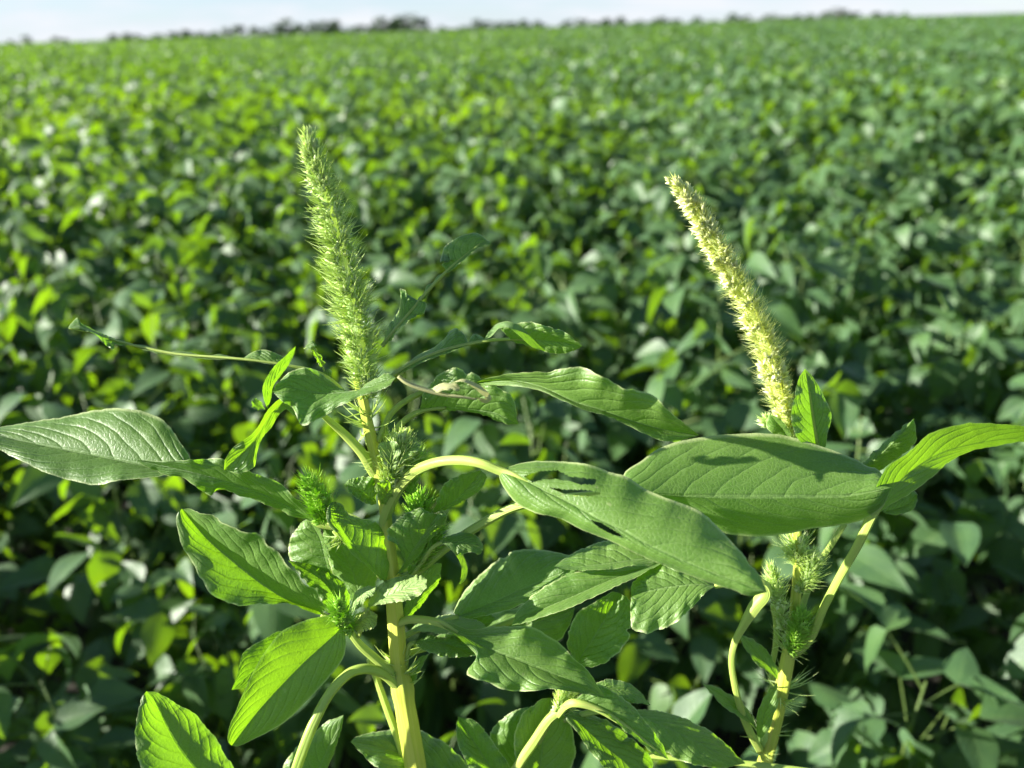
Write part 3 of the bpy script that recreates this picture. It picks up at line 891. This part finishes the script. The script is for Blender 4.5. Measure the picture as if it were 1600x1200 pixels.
# 10 the big blurred leaf nearest the camera
leaf([(779, 733, -4.2), (815, 748, -4.8), (850, 766, -5.4), (892, 787, -6.1), (928, 808, -6.8), (970, 828, -7.4), (1015, 853, -8.0), (1100, 890, -8.8), (1160, 912, -9.3), (1199, 925, -9.6)],
     [(793, 730), (815, 723), (838, 720), (880, 721), (922, 727), (952, 737), (980, 745), (1010, 764), (1045, 780), (1090, 797), (1125, 826), (1152, 856), (1187, 900)],
     [(782, 752), (805, 785), (835, 801), (860, 806), (880, 812), (910, 828), (955, 846), (1000, 868), (1050, 888), (1094, 905), (1140, 921), (1172, 931)], a=1.6, b=.6, bul=.5, wav=.15, nu=150, nv=34, rag=.4,
     holes=([(818, 744), (844, 736), (871, 735), (889, 744), (910, 747), (934, 749), (931, 757), (905, 757), (890, 752), (866, 748), (846, 750), (832, 754)],
            [(860, 762), (885, 765), (912, 765), (936, 769), (940, 772), (925, 775), (900, 775), (880, 771)],
            [(922, 812), (940, 817), (965, 832), (978, 842), (958, 836), (935, 824)]),
     pet=[(598, 845, .2, 15), (600, 815, 0, 17), (608, 790, -.3, 18), (623, 762, -.8, 17), (640, 744, -1.3, 16), (658, 731, -1.8, 15), (689, 721, -2.6, 14), (722, 719, -3.4, 14), (752, 724, -3.9, 14), (785, 737, -4.2, 13), (805, 743, -4.6, 8), (830, 756, -5.0, 4), (860, 771, -5.5, 1)],
     label='large blurred near leaf with holes, on a thick arching stalk')
# 11 the big lit leaf crossing in front of the right weed
leaf([(975, 768, -2.2), (1021, 772, -2.1), (1056, 775, -2.0), (1130, 776, -1.9), (1225, 776, -1.9), (1319, 775, -1.9), (1392, 762, -2.0)],
     [(975, 740), (1000, 722), (1037, 698), (1094, 682), (1150, 677), (1206, 679), (1262, 690), (1337, 716), (1372, 734)],
     [(1000, 778), (1056, 783), (1094, 810), (1131, 832), (1187, 838), (1232, 834), (1270, 827), (1319, 819), (1349, 812), (1380, 790)], a=2.3, b=1.3, bul=.3, wav=.06, nu=60, nv=14, rag=.7,
     pet=[(628, 905, .2, 13), (655, 890, .5, 13), (700, 853, .6, 14), (750, 820, .3, 14), (805, 792, -.4, 14), (880, 778, -1.4, 12), (975, 768, -2.2, 9)],
     label='broad sunlit leaf with thin shadow stripes, crossing before the right weed')
# 20 leaf right of the stem
leaf([(716, 963, .8), (769, 942, .6), (810, 924, .5), (855, 905, .5), (910, 882, .5)], [(709, 957), (724, 927), (750, 897), (787, 869), (814, 858), (855, 860), (889, 869)],
     [(731, 966), (761, 962), (795, 952), (825, 940), (862, 922), (895, 900)], a=1.5, b=-.5, bul=.35, wav=.12, pet=[(622, 1000, 0, 9), (650, 985, .6, 9), (690, 972, .9, 9), (716, 963, .8, 7)])
# 18 / 19 lit leaves passing under the near leaf
leaf([(1050, 868, .5), (986, 876, .2), (940, 882, 0), (900, 886, -.1), (866, 885, -.2)], [(1020, 840), (985, 836), (956, 841), (922, 852), (895, 865), (877, 876)], [(1020, 884), (986, 884), (964, 888), (930, 891), (900, 891), (880, 889)],
     a=1.2, b=-.5, bul=.2, label='yellow-green lit leaf just under the big near leaf')
leaf([(1050, 872, .4), (1000, 890, 0), (950, 908, -.4), (900, 930, -.8), (850, 951, -1.1), (799, 977, -1.3)],
     [(1020, 878), (975, 883), (937, 889), (892, 896), (862, 909), (832, 931), (810, 954)], [(1020, 888), (975, 910), (937, 930), (900, 945), (862, 960), (825, 973)], a=.7, b=-1.1, bul=.3,
     pet=[(640, 1020, .6, 9), (760, 985, 1.6, 9), (900, 930, 1.4, 9), (1000, 888, .9, 8), (1050, 872, .4, 6)])
# 22 dark leaf behind
leaf([(650, 1010, 2.2), (720, 1004, 2.4), (800, 985, 2.5), (850, 968, 2.4), (898, 950, 2.4)], [(720, 975), (800, 950), (850, 935), (885, 932)], [(720, 1025), (800, 1018), (850, 1010), (876, 999), (893, 970)], a=1.0, b=-.8)
# 21 upright leaf lit through its midrib
leaf([(900, 1048, .2), (907, 1029, .3), (935, 985, .6), (969, 927, .8)], [(893, 1025), (887, 1005), (889, 985), (900, 961), (928, 941), (958, 925)],
     [(911, 1043), (930, 1041), (958, 1027), (981, 1001), (987, 965), (983, 938)], a=-.5, b=-.4, bul=.2, label='dark upright leaf with a glowing midrib',
     pet=[(870, 1105, .3, 7), (885, 1075, .2, 8), (900, 1046, .2, 7)])
# 24 / 25 small leaves by the stem
leaf([(640, 985, .5), (690, 980, .3), (730, 982, .1), (763, 988, 0)], [(655, 973), (690, 961), (731, 964), (755, 975)], [(690, 990), (730, 992)], a=.9, b=-.3, mat='pale')
leaf([(643, 1003, -.2), (672, 1003, -.4), (705, 1008, -.5), (742, 1022, -.6)], [(655, 998), (680, 994), (724, 998), (740, 1010)], [(653, 1010), (672, 1020), (695, 1026), (725, 1027)], a=.4, b=-.7,
     pet=[(634, 1050, 0, 6), (636, 1025, -.1, 7), (640, 1008, -.2, 7), (650, 1003, -.3, 5)])
# 23 the middle leaf in front
leaf([(685, 973, -1.0), (712, 988, -1.3), (761, 1012, -1.8), (810, 1031, -2.3), (862, 1052, -2.7), (911, 1071, -3.0), (945, 1088, -3.2)],
     [(700, 973), (727, 982), (769, 980), (806, 978), (840, 984), (870, 1002), (900, 1030), (926, 1058)],
     [(700, 985), (716, 996), (742, 1021), (743, 1032), (729, 1053), (738, 1060), (760, 1066), (787, 1077), (825, 1081), (860, 1077), (885, 1079), (911, 1084), (930, 1087)], a=1.5, b=-.9, bul=.4, wav=.3, nu=56,
     pet=[(618, 985, 0, 10), (628, 972, -.3, 12), (650, 968, -.6, 12), (685, 973, -1.0, 11), (715, 989, -1.3, 6)], label='wavy mid-green leaf in front, low right of the stem')
# 26 big left leaf
leaf([(503, 960, -.6), (497, 955, -.7), (452, 939, -1.0), (410, 913, -1.3), (368, 880, -1.6), (322, 840, -1.8), (284, 795, -2.0)],
     [(508, 950), (490, 920), (473, 905), (445, 877), (417, 850), (400, 833), (386, 829), (368, 825), (340, 810), (296, 796)],
     [(490, 959), (459, 945), (410, 944), (380, 946), (354, 941), (335, 930), (322, 919), (305, 888), (287, 857), (276, 820), (277, 803)], a=-1.5, b=-.7, bul=.25, wav=.06, rnd=.4,
     pet=[(545, 990, -1.1, 9), (528, 975, -.9, 9), (503, 960, -.6, 8)], label='large folded leaf pointing up left, sheen on its upper half')
# 27 bright hanging leaf
leaf([(533, 978, -1.4), (525, 990, -1.6), (480, 1032, -2.0), (445, 1067, -2.2), (406, 1109, -2.3), (362, 1165, -2.3)],
     [(520, 966), (504, 963), (473, 971), (441, 986), (417, 1014), (396, 1049), (375, 1095), (357, 1140), (356, 1158)],
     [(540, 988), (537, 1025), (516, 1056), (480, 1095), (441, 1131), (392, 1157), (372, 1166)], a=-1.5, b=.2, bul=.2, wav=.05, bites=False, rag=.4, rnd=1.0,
     pet=[(548, 988, -1.1, 9), (540, 980, -1.3, 8), (533, 978, -1.4, 6)], label='hanging leaf glowing yellow-green on its left half')
# 28
leaf([(455, 1000, .2), (430, 1015, .1), (400, 1045, 0), (362, 1078, -.1)], [(438, 986), (410, 1000), (392, 1010), (379, 1022), (372, 1050)], [(440, 1030), (410, 1058), (385, 1074)], a=-.7, b=.5, bites=False, rag=.3, wav=.02, bul=.1)
# 29 bottom left leaf
leaf([(352, 1250, -1.5), (305, 1199, -1.6), (280, 1167, -1.7), (259, 1130, -1.7), (240, 1092, -1.7), (229, 1080, -1.7)],
     [(290, 1240), (240, 1222), (217, 1193), (211, 1158), (215, 1116), (222, 1088)], [(372, 1240), (364, 1200), (356, 1185), (340, 1158), (327, 1140), (313, 1126), (298, 1110), (280, 1102), (258, 1088), (243, 1081)],
     a=-1.0, b=.7, bul=.25, wav=.06, rnd=.6, bites=False, label='leaf at the lower left edge, half glowing, half grey-green')
# 30 dark leaves at the left of the stem
leaf([(516, 905, .9), (508, 870, .9), (500, 840, .9), (480, 810, .9)], [(490, 900), (456, 878), (452, 845), (468, 820)], [(516, 885), (509, 850), (500, 828)], a=.6, b=-.2, bul=.25)
leaf([(540, 965, .3), (525, 935, .4), (500, 905, .5), (450, 876, .5)], [(520, 962), (495, 930), (470, 900)], [(546, 950), (545, 928), (535, 908), (515, 894), (480, 880)], a=-.4, b=.5, bul=.25)
leaf([(560, 945, 1.5), (556, 910, 1.5), (540, 870, 1.5), (505, 822, 1.5)], [(535, 925), (518, 890), (506, 850)], [(580, 930), (590, 900), (588, 870), (565, 842), (530, 825)], a=.7, b=.6)
# 31
leaf([(602, 910, -.6), (590, 896, -.8), (570, 872, -1.0), (545, 843, -1.2), (528, 812, -1.3), (524, 784, -1.3)],
     [(590, 899), (566, 880), (544, 856), (528, 836), (514, 819), (510, 800), (515, 788)], [(611, 885), (608, 850), (600, 822), (585, 815), (563, 809), (546, 803), (533, 788)], a=-.5, b=1.0, bul=.35, under=False, wav=.1,
     pet=[(606, 935, 0, 7), (604, 922, -.3, 7), (602, 908, -.6, 6)], label='dark leaf left of the stem with a bright folded margin')
# 32
leaf([(618, 900, -.2), (630, 883, -.4), (648, 857, -.6), (667, 830, -.7), (683, 803, -.8)], [(625, 893), (632, 878), (626, 860), (617, 848), (606, 842), (606, 828), (629, 805), (656, 795), (668, 800)],
     [(634, 888), (652, 870), (665, 852), (688, 826), (698, 812), (694, 800)], a=-.5, b=.3, bul=.3, wav=.15, rag=1.2)
# 33
leaf([(676, 802, .6), (690, 794, .6), (709, 784, .6), (731, 763, .6), (752, 735, .6)], [(683, 785), (687, 768), (694, 756), (717, 742), (738, 737)], [(700, 795), (722, 784), (740, 773), (755, 761), (760, 745)], a=-.7, b=.2, bul=.2, rnd=.8,
     label='small leaf glowing right of the stem', pet=[(650, 850, .5, 5), (662, 822, .6, 6), (676, 802, .6, 5)])
# 34 curl
leaf([(690, 846, -.3), (705, 847, -.4), (725, 848, -.4), (755, 858, -.4)], [(700, 838), (717, 832), (740, 835), (754, 848)], [(706, 856), (720, 868), (735, 863), (750, 866)], a=.5, b=-.3, bul=.2, nu=24,
     label='small leaf with a curled dried strip hanging from it', more=[dict(mid=[(686, 845, -.5), (704, 851, -.7), (718, 866, -.8), (726, 885, -.8), (725, 902, -.8), (716, 915, -.8)],
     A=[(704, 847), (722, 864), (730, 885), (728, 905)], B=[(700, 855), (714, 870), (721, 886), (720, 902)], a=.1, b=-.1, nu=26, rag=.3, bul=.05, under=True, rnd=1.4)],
     pet=[(640, 905, 0, 7), (660, 878, 0, 7), (676, 856, -.2, 7), (692, 846, -.3, 6)])
# 35 pale young leaves on the stem
leaf([(575, 950, -1.6), (598, 936, -1.7), (625, 924, -1.8), (650, 913, -1.8), (667, 905, -1.8)], [(578, 930), (599, 910), (626, 900), (656, 899)], [(585, 946), (612, 942), (640, 937), (656, 930), (665, 918)], a=.9, b=-.9, bul=.25, wav=.2, mat='pale', rnd=.9,
     label='pale young leaf across the stem', pet=[(560, 995, -1.0, 7), (566, 970, -1.4, 8), (576, 950, -1.6, 6)])
leaf([(550, 960, -1.3), (556, 942, -1.4), (566, 928, -1.4), (588, 916, -1.4)], [(550, 940), (556, 926), (572, 916)], [(562, 948), (574, 935), (584, 926)], a=.4, b=-.4, mat='pale', rnd=.6)
leaf([(556, 985, -1.5), (563, 972, -1.6), (575, 964, -1.7), (589, 968, -1.7)], [(552, 970), (560, 958), (575, 954), (588, 960)], [(566, 986), (578, 984), (588, 977)], a=.4, b=-.5, mat='pale', rnd=1.2)
# 36
leaf([(632, 968, .5), (645, 945, .6), (662, 920, .7), (690, 880, .8)], [(632, 950), (640, 920), (655, 895), (675, 882)], [(645, 960), (664, 938), (684, 912), (690, 893)], a=-.3, b=.5)
leaf([(634, 1080, .4), (640, 1060, .3), (652, 1040, .2), (668, 1022, .1)], [(634, 1060), (643, 1040), (655, 1028)], [(646, 1068), (656, 1048), (666, 1030)], a=.2, b=-.2, nu=20)
leaf([(690, 1000, .9), (740, 985, .9), (775, 965, .9)], [(720, 958), (750, 952)], [(720, 1005), (755, 985)], a=.5, b=-.5, nu=30)
# upper cluster of small leaves
leaf([(588, 788, -.4), (575, 775, -.5), (558, 763, -.6), (538, 757, -.6)], [(588, 770), (590, 755), (575, 745), (557, 746), (545, 750)], [(575, 788), (560, 780), (548, 770)], a=.3, b=-.4, wav=.25, rag=1.2)
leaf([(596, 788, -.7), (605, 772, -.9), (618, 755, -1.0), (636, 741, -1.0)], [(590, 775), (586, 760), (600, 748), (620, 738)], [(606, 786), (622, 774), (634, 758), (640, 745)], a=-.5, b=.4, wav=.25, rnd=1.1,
     holes=([(600, 762), (606, 757), (608, 764), (603, 768)],), label='tiny glowing leaf with a bite hole')
leaf([(611, 740, -1.3), (614, 725, -1.4), (612, 710, -1.4), (600, 690, -1.4)], [(600, 722), (592, 705), (592, 694)], [(622, 722), (626, 704), (618, 690)], a=.3, b=-.3, mat='pale', wav=.3, nu=26)
leaf([(618, 735, -1.2), (628, 712, -1.3), (642, 700, -1.3), (657, 696, -1.2)], [(620, 712), (634, 696), (648, 690)], [(630, 722), (644, 710), (654, 703)], a=.4, b=-.3, mat='pale', nu=24, rnd=.9)
# bits of dead leaf left of the spike
leaf([(475, 545, .4), (482, 540, .4), (490, 537, .4), (495, 540, .4)], [(482, 536), (490, 533)], [(483, 545), (490, 543)], a=.1, b=-.1, nu=14,
     more=[dict(mid=[(486, 541, .4), (492, 550, .4), (497, 558, .4), (504, 572, .4)], A=[(495, 548), (502, 558), (508, 568)], B=[(489, 552), (494, 562), (500, 573)], a=.2, b=-.2, nu=22, rag=1.6, rnd=1.5, wav=.3)],
     label='shrivelled scrap of leaf left of the spike', rib=[(508, 590, .3, 4), (506, 578, .4, 3), (496, 556, .4, 3), (486, 542, .4, 2.5), (475, 545, .4, 2)])
# buds
spike([(508, 815, -.2, 20), (502, 795, -.8, 28), (492, 770, -1.3, 27), (481, 745, -1.6, 15)], 430, 120, 'flower_bud', E, LB, seed=7, blen=1.0, lift=1.1, bw=.34)
spike([(550, 985, -1.3, 14), (541, 972, -1.8, 23), (532, 956, -2.2, 23), (524, 942, -2.5, 13)], 300, 90, 'flower_bud', E, LB, seed=8, blen=1.0, lift=1.1, bw=.32)
spike([(655, 835, .9, 16), (656, 812, 1.0, 26), (656, 790, 1.0, 24), (655, 773, 1.0, 12)], 380, 30, 'flower_bud', E, LB, seed=9, blen=1.0, lift=1.1)
spike([(640, 895, .3, 14), (662, 868, .4, 22), (678, 840, .5, 20), (690, 815, .5, 10)], 360, 40, 'flower_bud', E, LB, seed=10, blen=1.0, lift=1.0)
spike([(606, 762, -.6, 20), (616, 735, -.8, 34), (626, 708, -.8, 30), (631, 682, -.8, 12)], 520, 130, 'flower_bud', E, LG, seed=12, blen=1.0, lift=.8, bw=.36)
spike([(642, 770, .4, 14), (640, 745, .3, 28), (642, 722, .2, 28), (645, 705, .2, 12)], 320, 40, 'flower_bud', E, LB, seed=13, blen=1.0, lift=.9)
spike([(872, 1118, -.6, 12), (880, 1102, -.7, 22), (886, 1088, -.7, 22), (892, 1072, -.7, 10)], 320, 40, 'flower_bud', E, LG, seed=14, blen=1.0, lift=1.0)
spike([(560, 690, 0, 6), (574, 668, 0, 40), (568, 645, 0, 40), (566, 630, 0, 20)], 46, 0, 'bract', E, LG, seed=15, core=.14, blen=1.0, lift=.35, bw=.5)
spike([(590, 740, 0, 8), (583, 715, 0, 36), (580, 700, 0, 30)], 30, 0, 'bract', E, LG, seed=16, core=.14, blen=1.0, lift=.3, bw=.45)
spike([(632, 1085, 0, 24), (628, 1055, 0, 40), (622, 1025, 0, 24)], 50, 0, 'bract', E, LG, seed=17, core=.3, blen=1.0, lift=.5, bw=.45)
spike([(540, 850, .1, 8), (530, 840, .1, 34), (520, 830, .1, 20)], 26, 0, 'bract', E, LG, seed=18, core=.12, blen=1.0, lift=.2, bw=.5)
# stalk arching down to a leaf below the frame
leaf([(452, 1235, -3.4), (430, 1300, -3.8), (415, 1370, -4.2)], [(400, 1290), (395, 1340)], [(480, 1290), (450, 1345)], a=.5, b=.5, nu=24,
     pet=[(630, 1086, 0, 18), (622, 1073, -.2, 16), (602, 1054, -.6, 15), (582, 1046, -.9, 15), (562, 1046, -1.2, 15), (543, 1054, -1.5, 15), (515, 1084, -2.0, 15), (490, 1130, -2.6, 16), (470, 1180, -3.1, 16), (452, 1235, -3.4, 15)])
# 37 leaves along the bottom edge
leaf([(470, 1260, -.4), (495, 1210, -.4), (515, 1165, -.4), (537, 1117, -.4)], [(440, 1230), (441, 1200), (466, 1165), (488, 1146), (508, 1130)], [(500, 1240), (512, 1200), (524, 1170), (533, 1140)], a=.4, b=.2, rnd=.4)
leaf([(740, 1240, 1.2), (690, 1205, 1.0), (640, 1182, .8), (595, 1168, .6), (548, 1159, .5)], [(735, 1205), (718, 1182), (690, 1158), (655, 1141), (620, 1140), (578, 1144), (558, 1150)], [(690, 1240), (630, 1225), (590, 1200), (565, 1178)],
     a=1.4, b=-1.2, bul=.35, rnd=.3)
leaf([(795, 1240, .2), (769, 1202, .2), (750, 1174, .2), (732, 1145, .2), (716, 1120, .2)], [(750, 1230), (731, 1197), (718, 1168), (712, 1137)], [(812, 1230), (795, 1197), (780, 1171), (757, 1141), (733, 1122)], a=-.5, b=-.1, bul=.25)
leaf([(800, 1240, 1.8), (805, 1200, 1.8), (810, 1150, 1.8), (826, 1104, 1.8)], [(770, 1210), (760, 1175), (768, 1142), (795, 1115)], [(840, 1220), (846, 1180), (842, 1140), (836, 1115)], a=.5, b=.4, rnd=.2)
leaf([(838, 1250, .5), (842, 1210, .5), (848, 1160, .5), (860, 1090, .5)], [(815, 1220), (803, 1168), (809, 1130), (825, 1107), (842, 1095)], [(880, 1225), (899, 1180), (896, 1150), (888, 1115), (876, 1096)], a=-.7, b=.3, rnd=1.0,
     label='bright leaf lit from behind at the bottom edge')
leaf([(880, 1108, -.8), (905, 1130, -1.0), (940, 1162, -1.2), (975, 1190, -1.3), (1010, 1230, -1.4)], [(895, 1106), (919, 1114), (956, 1130), (994, 1160), (1020, 1190)], [(885, 1125), (899, 1140), (919, 1171), (950, 1205), (980, 1230)], a=.8, b=-.5, bul=.25,
     pet=[(840, 1160, -.6, 11), (858, 1126, -.7, 12), (870, 1110, -.8, 11), (884, 1111, -.8, 8)])
leaf([(895, 1098, -1.6), (930, 1102, -1.8), (965, 1122, -2.0), (1005, 1152, -2.2), (1045, 1187, -2.3)], [(915, 1080), (937, 1070), (975, 1092), (1005, 1122), (1031, 1158)], [(907, 1101), (949, 1119), (994, 1156), (1020, 1176)], a=.5, b=-.3, bul=.2,
     label='narrow leaf with a pale fold low in the middle', rib=[(872, 1118, -1.0, 9), (884, 1103, -1.3, 11), (897, 1098, -1.7, 12), (930, 1106, -1.9, 10), (965, 1126, -2.1, 8), (1005, 1156, -2.3, 5), (1040, 1184, -2.4, 2)])
leaf([(920, 1085, -.3), (950, 1076, -.4), (985, 1084, -.5), (1017, 1102, -.6)], [(934, 1066), (964, 1062), (994, 1075)], [(940, 1092), (965, 1096), (994, 1099)], a=.6, b=-.4)
leaf([(985, 1112, -.6), (1025, 1128, -.7), (1069, 1149, -.8), (1115, 1172, -.9), (1165, 1193, -1.0)], [(1000, 1108), (1050, 1116), (1099, 1136), (1136, 1164)], [(1000, 1140), (1030, 1170), (1075, 1192), (1120, 1200)], a=1.2, b=-.6, bul=.3,
     pet=[(880, 1125, -.5, 9), (930, 1112, -.6, 9), (985, 1112, -.6, 7)])

# ================================================================= right weed
PL = Plant((1190, 1220, 2.0), 'right flowering weed with slender pale yellow spike leaning left', 'flowering weeds standing above the crop')
E = PL.e
low = PL.low
z = 1.6
stalk([(1231, 680, z, 9), (1238, 740, z, 10), (1244, 800, z, 11), (1247, 850, z, 12), (1247, 890, z, 14), (1243, 940, z, 15), (1238, 985, z, 15), (1232, 1025, z, 20), (1224, 1067, z, 21),
       (1211, 1130, z, 21), (1193, 1200, z, 22), (1188, 1225, z, 22)], 'stem', E, 'stem', 20, .09,
      extra=(np.array([low * .75 + PL.org * .25, low * .4 + PL.org * .6, PL.org]), np.array([.0045, .0055, .007])))
spike([(1236, 700, z, 12), (1228, 660, z, 18), (1215, 610, z, 23), (1205, 570, z, 24), (1182, 505, z, 24), (1153, 445, z, 22), (1122, 393, z, 19), (1090, 333, z, 17), (1066, 298, z, 14), (1050, 280, z, 9)],
      2600, 1500, 'flower_spike', E, LY, seed=21, core=.44, blen=1.0, lift=.45, bw=.17, fw_=.85, fl=3.6)
# leaf beside the foot of the spike
leaf([(1279, 712, 1.4), (1276, 694, 1.3), (1270, 652, 1.0), (1264, 610, .8), (1258, 576, .7)], [(1255, 695), (1243, 679), (1236, 652), (1240, 626), (1248, 591)], [(1289, 699), (1293, 679), (1299, 649), (1289, 622), (1271, 590)], a=-.7, b=.3, under=True, rag=.4,
     label='small upright leaf beside the spike foot, pale midrib', rnd=.5, rib=[(1280, 715, 1.4, 9), (1276, 694, 1.3, 8), (1270, 652, 1.0, 5), (1265, 612, .8, 2.5)])
leaf([(1236, 690, 1.2), (1225, 674, 1.2), (1214, 660, 1.1), (1203, 648, 1.1)], [(1215, 686), (1199, 668), (1198, 655)], [(1237, 680), (1228, 664), (1214, 651)], a=.2, b=-.3, nu=22)
# teal leaf behind
leaf([(1345, 738, 1.2), (1370, 715, 1.3), (1400, 685, 1.4), (1428, 654, 1.5)], [(1352, 720), (1375, 697), (1405, 671)], [(1370, 738), (1394, 722), (1429, 694), (1431, 671)], a=.4, b=.6)
leaf([(1380, 800, .8), (1400, 795, .8), (1418, 788, .8), (1434, 773, .8)], [(1385, 785), (1405, 775), (1425, 764)], [(1395, 805), (1420, 800), (1432, 788)], a=.3, b=-.3, nu=22)
# bright leaf running out of the frame on the right
leaf([(1362, 806, -1.2), (1382, 783, -1.1), (1412, 748, -.8), (1460, 714, -.2), (1520, 695, .5), (1600, 685, 1.5), (1690, 694, 2.5)],
     [(1353, 797), (1367, 765), (1386, 731), (1412, 711), (1450, 679), (1487, 666), (1544, 661), (1600, 666), (1650, 677)],
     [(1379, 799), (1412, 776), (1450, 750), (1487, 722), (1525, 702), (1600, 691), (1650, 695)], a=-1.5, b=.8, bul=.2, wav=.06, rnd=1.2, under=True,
     label='bright leaf glowing yellow-green and leaving the right edge',
     pet=[(1233, 1027, z, 14), (1247, 1017, z - .3, 15), (1267, 996, z - .8, 13), (1287, 950, z - 1.4, 12), (1313, 900, z - 2.0, 12), (1340, 853, z - 2.5, 13), (1363, 806, -1.2, 14), (1380, 785, -1.1, 7)])
# round lit leaf below the near leaf, on a spoon-like stalk
leaf([(1117, 916, -1.2), (1095, 913, -1.2), (1055, 916, -1.2), (1020, 922, -1.2), (986, 930, -1.2)], [(1100, 898), (1069, 882), (1040, 878), (1022, 884), (997, 901), (987, 915)],
     [(1102, 926), (1084, 947), (1057, 972), (1027, 986), (1005, 989), (989, 982), (985, 955)], a=.9, b=-.8, bul=.25, rnd=.9, label='rounded leaf with a bright sunlit patch',
     pet=[(1187, 1172, z - .2, 13), (1172, 1145, z - .8, 12), (1158, 1112, z - 1.4, 11), (1149, 1076, z - 1.8, 10), (1143, 1035, z - 2.1, 9), (1148, 1005, z - 2.4, 10), (1162, 978, z - 2.6, 13), (1180, 948, z - 2.7, 19), (1196, 927, z - 2.8, 19), (1192, 913, z - 2.8, 15), (1165, 909, z - 2.7, 9), (1117, 916, -1.2, 7)])
# little leaves low on the stem
leaf([(1216, 1062, z - .6), (1198, 1037, z - .6), (1178, 1014, z - .6), (1155, 992, z - .6)], [(1212, 1040), (1198, 1016), (1178, 1000)], [(1202, 1052), (1180, 1035), (1166, 1015)], a=.3, b=-.4, nu=26)
leaf([(1182, 1140, z - 1.4), (1160, 1112, z - 1.4), (1132, 1090, z - 1.4), (1098, 1068, z - 1.4)], [(1172, 1112), (1150, 1090), (1122, 1075)], [(1168, 1128), (1142, 1112), (1118, 1092)], a=.3, b=-.4, nu=26)
leaf([(1186, 1160, z - 1.3), (1192, 1125, z - 1.4), (1202, 1095, z - 1.4), (1214, 1066, z - 1.4)], [(1182, 1135), (1186, 1105), (1200, 1080)], [(1200, 1140), (1212, 1110), (1216, 1082)], a=.2, b=-.2, nu=26)
stalk([(1320, 818, 3.0, 9), (1300, 850, 3.0, 9), (1280, 880, 2.8, 9), (1258, 935, 2.2, 9), (1240, 985, z, 9)], 'side_shoot', E)
stalk([(1207, 945, z + 1, 8), (1213, 975, z + 1, 9), (1212, 1010, z + 1, 9), (1206, 1045, z + 1, 9), (1210, 1090, z + .4, 9)], 'side_shoot', E)
spike([(1226, 985, z - .3, 9), (1220, 950, z - .5, 18), (1212, 918, z - .6, 19), (1205, 886, z - .6, 10)], 420, 50, 'flower_bud', E, LG, seed=31, blen=1.1, lift=1.0, bw=.3)
spike([(1247, 885, z, 14), (1245, 865, z, 27), (1243, 845, z, 22)], 260, 50, 'flower_bud', E, LG, seed=32, core=.25, blen=1.1, lift=.5, bw=.32)
spike([(1249, 925, z - .2, 10), (1262, 902, z - .4, 22), (1268, 880, z - .4, 22), (1270, 866, z - .4, 12)], 330, 50, 'flower_bud', E, LG, seed=33, blen=1.1, lift=.7, bw=.3)
spike([(1236, 1018, z - .5, 14), (1245, 995, z - .8, 21), (1250, 972, z - .9, 19), (1253, 956, z - .9, 10)], 420, 60, 'flower_bud', E, LB, seed=34, blen=1.05, lift=.9, bw=.32)
spike([(1232, 1025, z, 22), (1236, 1008, z, 30), (1238, 995, z, 16)], 120, 20, 'bract', E, LG, seed=35, core=.3, blen=1.0, lift=.5)
spike([(1212, 1120, z, 20), (1220, 1085, z, 46), (1224, 1060, z, 34), (1228, 1042, z, 20)], 60, 0, 'bract', E, LG, seed=36, core=.22, blen=.9, lift=.25, bw=.42)
spike([(1190, 1180, z, 20), (1196, 1150, z, 34), (1200, 1135, z, 20)], 40, 0, 'bract', E, LG, seed=37, core=.3, blen=.9, lift=.25, bw=.38)
spike([(1206, 672, z, 8), (1200, 660, z, 15), (1196, 652, z, 7)], 90, 10, 'flower_bud', E, LG, seed=38, blen=1.0, lift=.9, bw=.3)

# a grass stalk lying across the bottom edge
mb = MB()
C, R = pix(spline([(960, 1172, 1.2, 6), (1012, 1181, .6, 9), (1087, 1187, .2, 9), (1200, 1197, -.4, 10), (1320, 1216, -1, 10), (1420, 1250, -1.2, 10)], 30))
g0 = np.array([C[-1][0] + .12, C[-1][1] + .12, 0.0])
C = np.vstack([C, C[-1] * .55 + g0 * .45 + np.array([.03, 0, .06]), g0])
R = np.concatenate([R, [.0018, .002]])
tube(mb, C, R, 9, .08)
tag(mb.build('grass_stalk', [M['petiole']]), 'smooth green grass stalk lying across the bottom edge beside the right weed', 'grass stalk')
